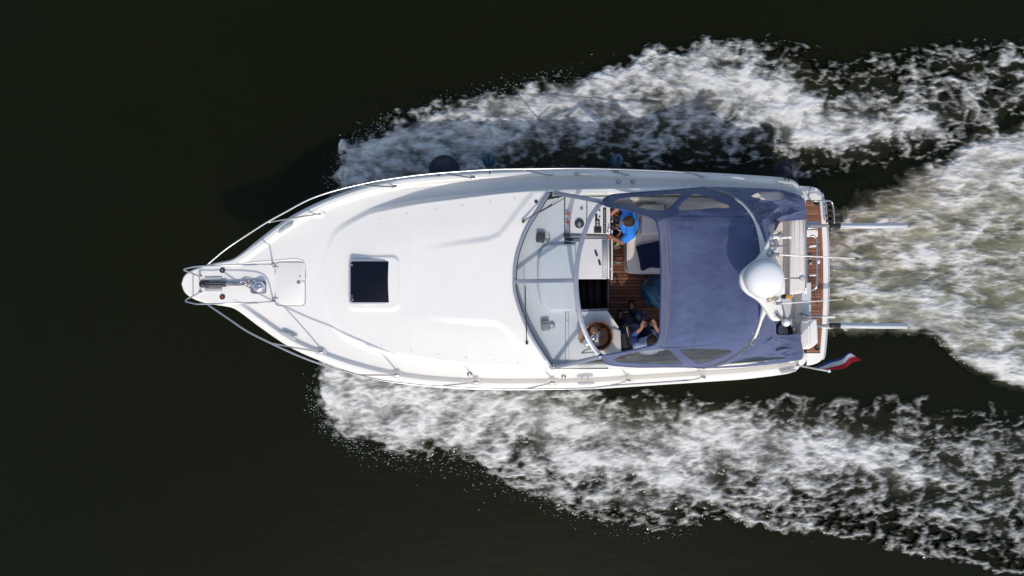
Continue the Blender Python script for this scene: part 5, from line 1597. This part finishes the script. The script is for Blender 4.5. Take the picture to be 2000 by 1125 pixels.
# ------------------------------------------------------------------ people
def capsule(a, b, r0, r1, seg=16):
    a, b = Vector(a), Vector(b)
    d = b - a
    L = d.length
    if L < 1e-6:
        d = Vector((0, 0, 1)); L = 1e-6
    pts, rad = [], []
    for k in range(6):
        t = math.pi / 2 * k / 5
        pts.append(a - d / L * r0 * math.cos(t)); rad.append(max(r0 * math.sin(t), 1e-4))
    for k in range(1, 6):
        pts.append(a.lerp(b, k / 6)); rad.append(r0 + (r1 - r0) * k / 6)
    for k in range(6):
        t = math.pi / 2 * k / 5
        pts.append(b + d / L * r1 * math.sin(t)); rad.append(max(r1 * math.cos(t), 1e-4))
    x = d.orthogonal().normalized(); y = d.normalized().cross(x)
    V, F = [], []
    for p, r in zip(pts, rad):
        for k in range(seg):
            an = 2 * math.pi * k / seg
            V.append(p + x * r * math.cos(an) + y * r * math.sin(an))
    for i in range(len(pts) - 1):
        for k in range(seg):
            k2 = (k + 1) % seg
            F.append((i * seg + k, i * seg + k2, (i + 1) * seg + k2, (i + 1) * seg + k))
    F.append(tuple(range(seg))[::-1]); F.append(tuple((len(pts) - 1) * seg + k for k in range(seg)))
    return V, F
def blob(c, r3, rot=None, seg=20):
    V, F = ball((0, 0, 0), 1.0, seg)
    m = Matrix.Translation(Vector(c)) @ (rot or Matrix.Identity(4)) @ Matrix.Diagonal((*r3, 1))
    return [m @ v for v in V], F
def fuse(name, shapes, material, parent, voxel=0.008, smooth=4):
    """several overlapping closed shapes grown into one continuous skin"""
    V, F = join(*shapes)
    me = bpy.data.meshes.new('tmp')
    me.from_pydata([tuple(v) for v in V], [], F)
    o = bpy.data.objects.new('tmp', me)
    COL.objects.link(o)
    r = o.modifiers.new('r', 'REMESH'); r.mode = 'VOXEL'; r.voxel_size = voxel
    s = o.modifiers.new('s', 'SMOOTH'); s.factor = .5; s.iterations = smooth
    dg = bpy.context.evaluated_depsgraph_get()
    m2 = bpy.data.meshes.new_from_object(o.evaluated_get(dg))
    V = np.empty(len(m2.vertices) * 3); m2.vertices.foreach_get('co', V); V = V.reshape(-1, 3)
    F = [list(p.vertices) for p in m2.polygons]
    bpy.data.objects.remove(o); bpy.data.meshes.remove(me); bpy.data.meshes.remove(m2)
    return mk(name, (V, F), material, parent)

def person(label, origin, fwd, pose, mats, head_tilt):
    """seated figure. pose points are (forward, left, up) from the seat"""
    f = Vector(fwd).normalized(); l = Vector((0, 0, 1)).cross(f)
    O = Vector(origin)
    def w(p): return O + f * p[0] + l * p[1] + Vector((0, 0, p[2]))
    rotm = Matrix((f, l, Vector((0, 0, 1)))).transposed().to_4x4()
    t = thing('person', O, label, 'person')
    g = {k: w(v) for k, v in pose.items()}
    S = []
    S += [capsule(g['pelvis'] + l * .07, g['pelvis'] - l * .07, .115, .115), capsule(g['pelvis'], g['belly'], .125, .125), capsule(g['belly'], g['chest'], .125, .14),
          capsule(g['chest'] + l * .06, g['chest'] - l * .06, .125, .125), capsule(g['chest'], g['neck'], .10, .055), capsule(g['neck'], g['head'], .055, .06),
          capsule(g['shl'], g['shr'], .062, .062)]
    hr = rotm @ Matrix.Rotation(head_tilt, 4, 'Y')
    S += [blob(g['head'], (.098, .078, .115), hr), blob(g['head'] + hr.to_3x3() @ Vector((.03, 0, -.06)), (.062, .055, .06), hr),
          blob(g['head'] + hr.to_3x3() @ Vector((.10, 0, -.02)), (.02, .014, .028), hr)]
    for sd_ in (1, -1):
        S.append(blob(g['head'] + hr.to_3x3() @ Vector((0, .08 * sd_, -.01)), (.022, .012, .034), hr))
    for k in 'lr':
        S += [capsule(g['sh' + k], g['el' + k], .052, .040), capsule(g['el' + k], g['wr' + k], .040, .026)]
        # palm and five fingers curled about the held thing
        wr, gr_ = g['wr' + k], g['grip' + k]
        dirn = (gr_ - wr); L = dirn.length; dirn.normalize()
        sgn = 1 if k == 'l' else -1
        side = (Vector((0, 0, 1)).cross(dirn)).normalized()
        dn = side.cross(dirn).normalized()
        if dn.z > 0: dn = -dn
        pc = wr + dirn * .055
        S += [capsule(wr, pc, .026, .030), capsule(pc + side * .022, pc - side * .022, .020, .020), capsule(pc + dirn * .03 + side * .026, pc + dirn * .03 - side * .026, .017, .017)]
        for j, (o_, ln) in enumerate(((-.029, .062), (-.0095, .072), (.0105, .068), (.029, .052))):
            a = pc + dirn * .035 + side * o_
            b = a + dirn * ln * .55 + dn * .006
            c = b + dirn * ln * .18 + dn * ln * .42
            e = c - dirn * ln * .25 + dn * ln * .15
            S += [capsule(a, b, .0095, .009, 8), capsule(b, c, .009, .0085, 8), capsule(c, e, .0085, .0075, 8)]
        a = pc - dirn * .01 - side * .03 * sgn
        b = a - side * .028 * sgn + dirn * .025 + dn * .012
        c = b + dirn * .028 + dn * .018
        S += [capsule(a, b, .012, .011, 8), capsule(b, c, .011, .009, 8)]
        S += [capsule(g['hip' + k], g['kn' + k], .085, .060), capsule(g['kn' + k], g['kn' + k].lerp(g['an' + k], .4), .058, .056), capsule(g['kn' + k].lerp(g['an' + k], .4), g['an' + k], .056, .036),
              capsule(g['an' + k], g['an' + k] + f * .16 + Vector((0, 0, -.045)), .04, .032)]
    body = fuse('body', S, M[mats['skin']], t, .0065, 3)
    # clothing a little proud of the body
    e = .014
    T = [capsule(g['pelvis'] + l * .07, g['pelvis'] - l * .07, .115 + e, .115 + e), capsule(g['pelvis'], g['belly'], .128 + e, .13 + e), capsule(g['belly'], g['chest'], .13 + e, .142 + e),
         capsule(g['chest'] + l * .06, g['chest'] - l * .06, .127 + e, .127 + e), capsule(g['shl'], g['shr'], .064 + e, .064 + e), capsule(g['chest'], g['neck'].lerp(g['chest'], .25), .10 + e, .066)]
    for k in 'lr':
        q = g['sh' + k].lerp(g['el' + k], mats['sleeve'])
        T += [capsule(g['sh' + k], q, .056 + e, .050 + e)]
    fuse('shirt', T, M[mats['shirt']], t, .009, 3)
    if mats.get('sleevecol'):
        for k in 'lr':
            fuse('sleeve', [capsule(g['sh' + k].lerp(g['el' + k], .25), g['el' + k], .058 + e, .048 + e), capsule(g['el' + k], g['el' + k].lerp(g['wr' + k], .45), .046 + e, .034 + e)], M[mats['sleevecol']], t, .009, 3)
    T = [capsule(g['pelvis'] + l * .08, g['pelvis'] - l * .08, .12 + e, .12 + e)]
    for k in 'lr':
        T += [capsule(g['hip' + k], g['hip' + k].lerp(g['kn' + k], mats['leg']), .09 + e, .068 + e)]
        if mats['leg'] >= 1:
            T += [capsule(g['kn' + k], g['kn' + k].lerp(g['an' + k], .85), .062 + e, .052 + e)]
    fuse('trousers', T, M[mats['trousers']], t, .010, 3)
    H = [blob(g['head'] + hr.to_3x3() @ Vector((-.018, 0, .022)), (.098, .086, .106), hr), blob(g['head'] + hr.to_3x3() @ Vector((-.045, 0, -.03)), (.062, .078, .085), hr)]
    for q in range(14):
        a = q * 2.4; rr = .05 * math.sqrt(q / 14)
        H.append(blob(g['head'] + hr.to_3x3() @ Vector((-.02 + rr * math.cos(a) * 1.4, rr * math.sin(a) * 1.3, .105 - rr * .4)), (.030, .018, .026), hr, 10))
    fuse('hair', H, M[mats['hair']], t, .007, 2)
    for sd_ in (1, -1):
        mk('eye', blob(g['head'] + hr.to_3x3() @ Vector((.088, .031 * sd_, .008)), (.010, .013, .009), hr, 10), M['black'], t)
    mk('mouth', blob(g['head'] + hr.to_3x3() @ Vector((.088, 0, -.065)), (.008, .022, .006), hr, 10), M['orange'], t)
    for k in 'lr':
        an = g['an' + k]
        mk('shoe', fuse_shape([capsule(an + Vector((0, 0, -.04)), an + f * .17 + Vector((0, 0, -.055)), .050, .042)]), M[mats['shoe']], t)
    return t
def fuse_shape(s): return join(*s)

seat1 = P(1227.5, 440, 1.46)
pose1 = dict(pelvis=(0, 0, .10), belly=(.03, 0, .25), chest=(.06, 0, .42), neck=(.08, 0, .585), head=(.13, 0, .725), shl=(.06, .19, .53), shr=(.06, -.19, .53),
             ell=(.17, .29, .31), elr=(.17, -.28, .31), wrl=(.33, .19, .26), wrr=(.33, -.16, .26), gripl=(.42, .15, .25), gripr=(.42, -.13, .25),
             hipl=(.02, .10, .08), hipr=(.02, -.10, .08), knl=(.40, .20, .08), knr=(.40, -.12, .06), anl=(.42, .22, -.40), anr=(.42, -.12, -.40))
person('person in a bright blue T-shirt sitting at the helm with hands on the wheel', seat1, (-1, -.05, 0), pose1,
       dict(skin='skin', shirt='shirt', sleeve=.62, trousers='shorts', leg=.7, hair='hair', shoe='shorts'), R(18))
seat2 = P(1257, 677, 1.36)
pose2 = dict(pelvis=(0, 0, .10), belly=(.02, 0, .25), chest=(.05, 0, .42), neck=(.08, 0, .585), head=(.15, 0, .715), shl=(.05, .19, .53), shr=(.05, -.19, .53),
             ell=(.20, .25, .36), elr=(.20, -.22, .36), wrl=(.33, .11, .47), wrr=(.34, -.12, .48), gripl=(.40, .075, .50), gripr=(.41, -.085, .50),
             hipl=(.02, .10, .08), hipr=(.02, -.10, .08), knl=(.44, .24, .10), knr=(.52, .06, .12), anl=(.42, .30, -.34), anr=(.56, .10, -.34))
pas = person('person with dark hair sitting to port under the canopy, holding up a phone', seat2, (-.05, 1, 0), pose2,
       dict(skin='skin2', shirt='shirt2', sleeve=.3, sleevecol='sleeve2', trousers='jeans', leg=1, hair='hair2', shoe='rubber'), R(32))
# phone between the passenger's hands
f2 = Vector((-.05, 1, 0)).normalized(); l2 = Vector((0, 0, 1)).cross(f2)
pc_ = Vector(seat2) + f2 * .47 + Vector((0, 0, .50))
ph = thing('phone', pc_, 'dark phone held in both hands by the passenger', 'phone')
mk('case', rbox(pc_, (.155, .075, .010), .005, 0, R(28)), M['black'], ph)
mk('screen', rbox(pc_ + Vector((0, -.004, .007)), (.14, .064, .002), 0, 0, R(28)), M['hatch'], ph)
mk('lens', cyl(pc_ + Vector((.055, .02, -.012)), .006, .004, 10), M['grey'], ph)
# slate-blue jacket over the passenger's knee
jk = thing('jacket', Vector(seat2) + f2 * .3 + l2 * .3, 'slate blue jacket laid beside the passenger next to the backpack', 'jacket')
A = coons(curve([(1226, 638, 1.60), (1240, 634, 1.64), (1254, 640, 1.60)], 40), curve([(1232, 656, 1.56), (1242, 660, 1.56), (1249, 652, 1.58)], 40), curve([(1226, 638, 1.60), (1228, 648, 1.59), (1232, 656, 1.56)], 40), curve([(1254, 640, 1.60), (1253, 646, 1.60), (1249, 652, 1.58)], 40))
o, _, _ = cloth('folded_cloth', A, M['ltblue'], jk, (), wr=.03, seed=31, wscale=9)
mk('collar', tube([P(x, y, 1.62) for x, y in curve([(1227, 638), (1240, 634), (1253, 640)], 14)], .012, 8), M['ltblue'], jk)
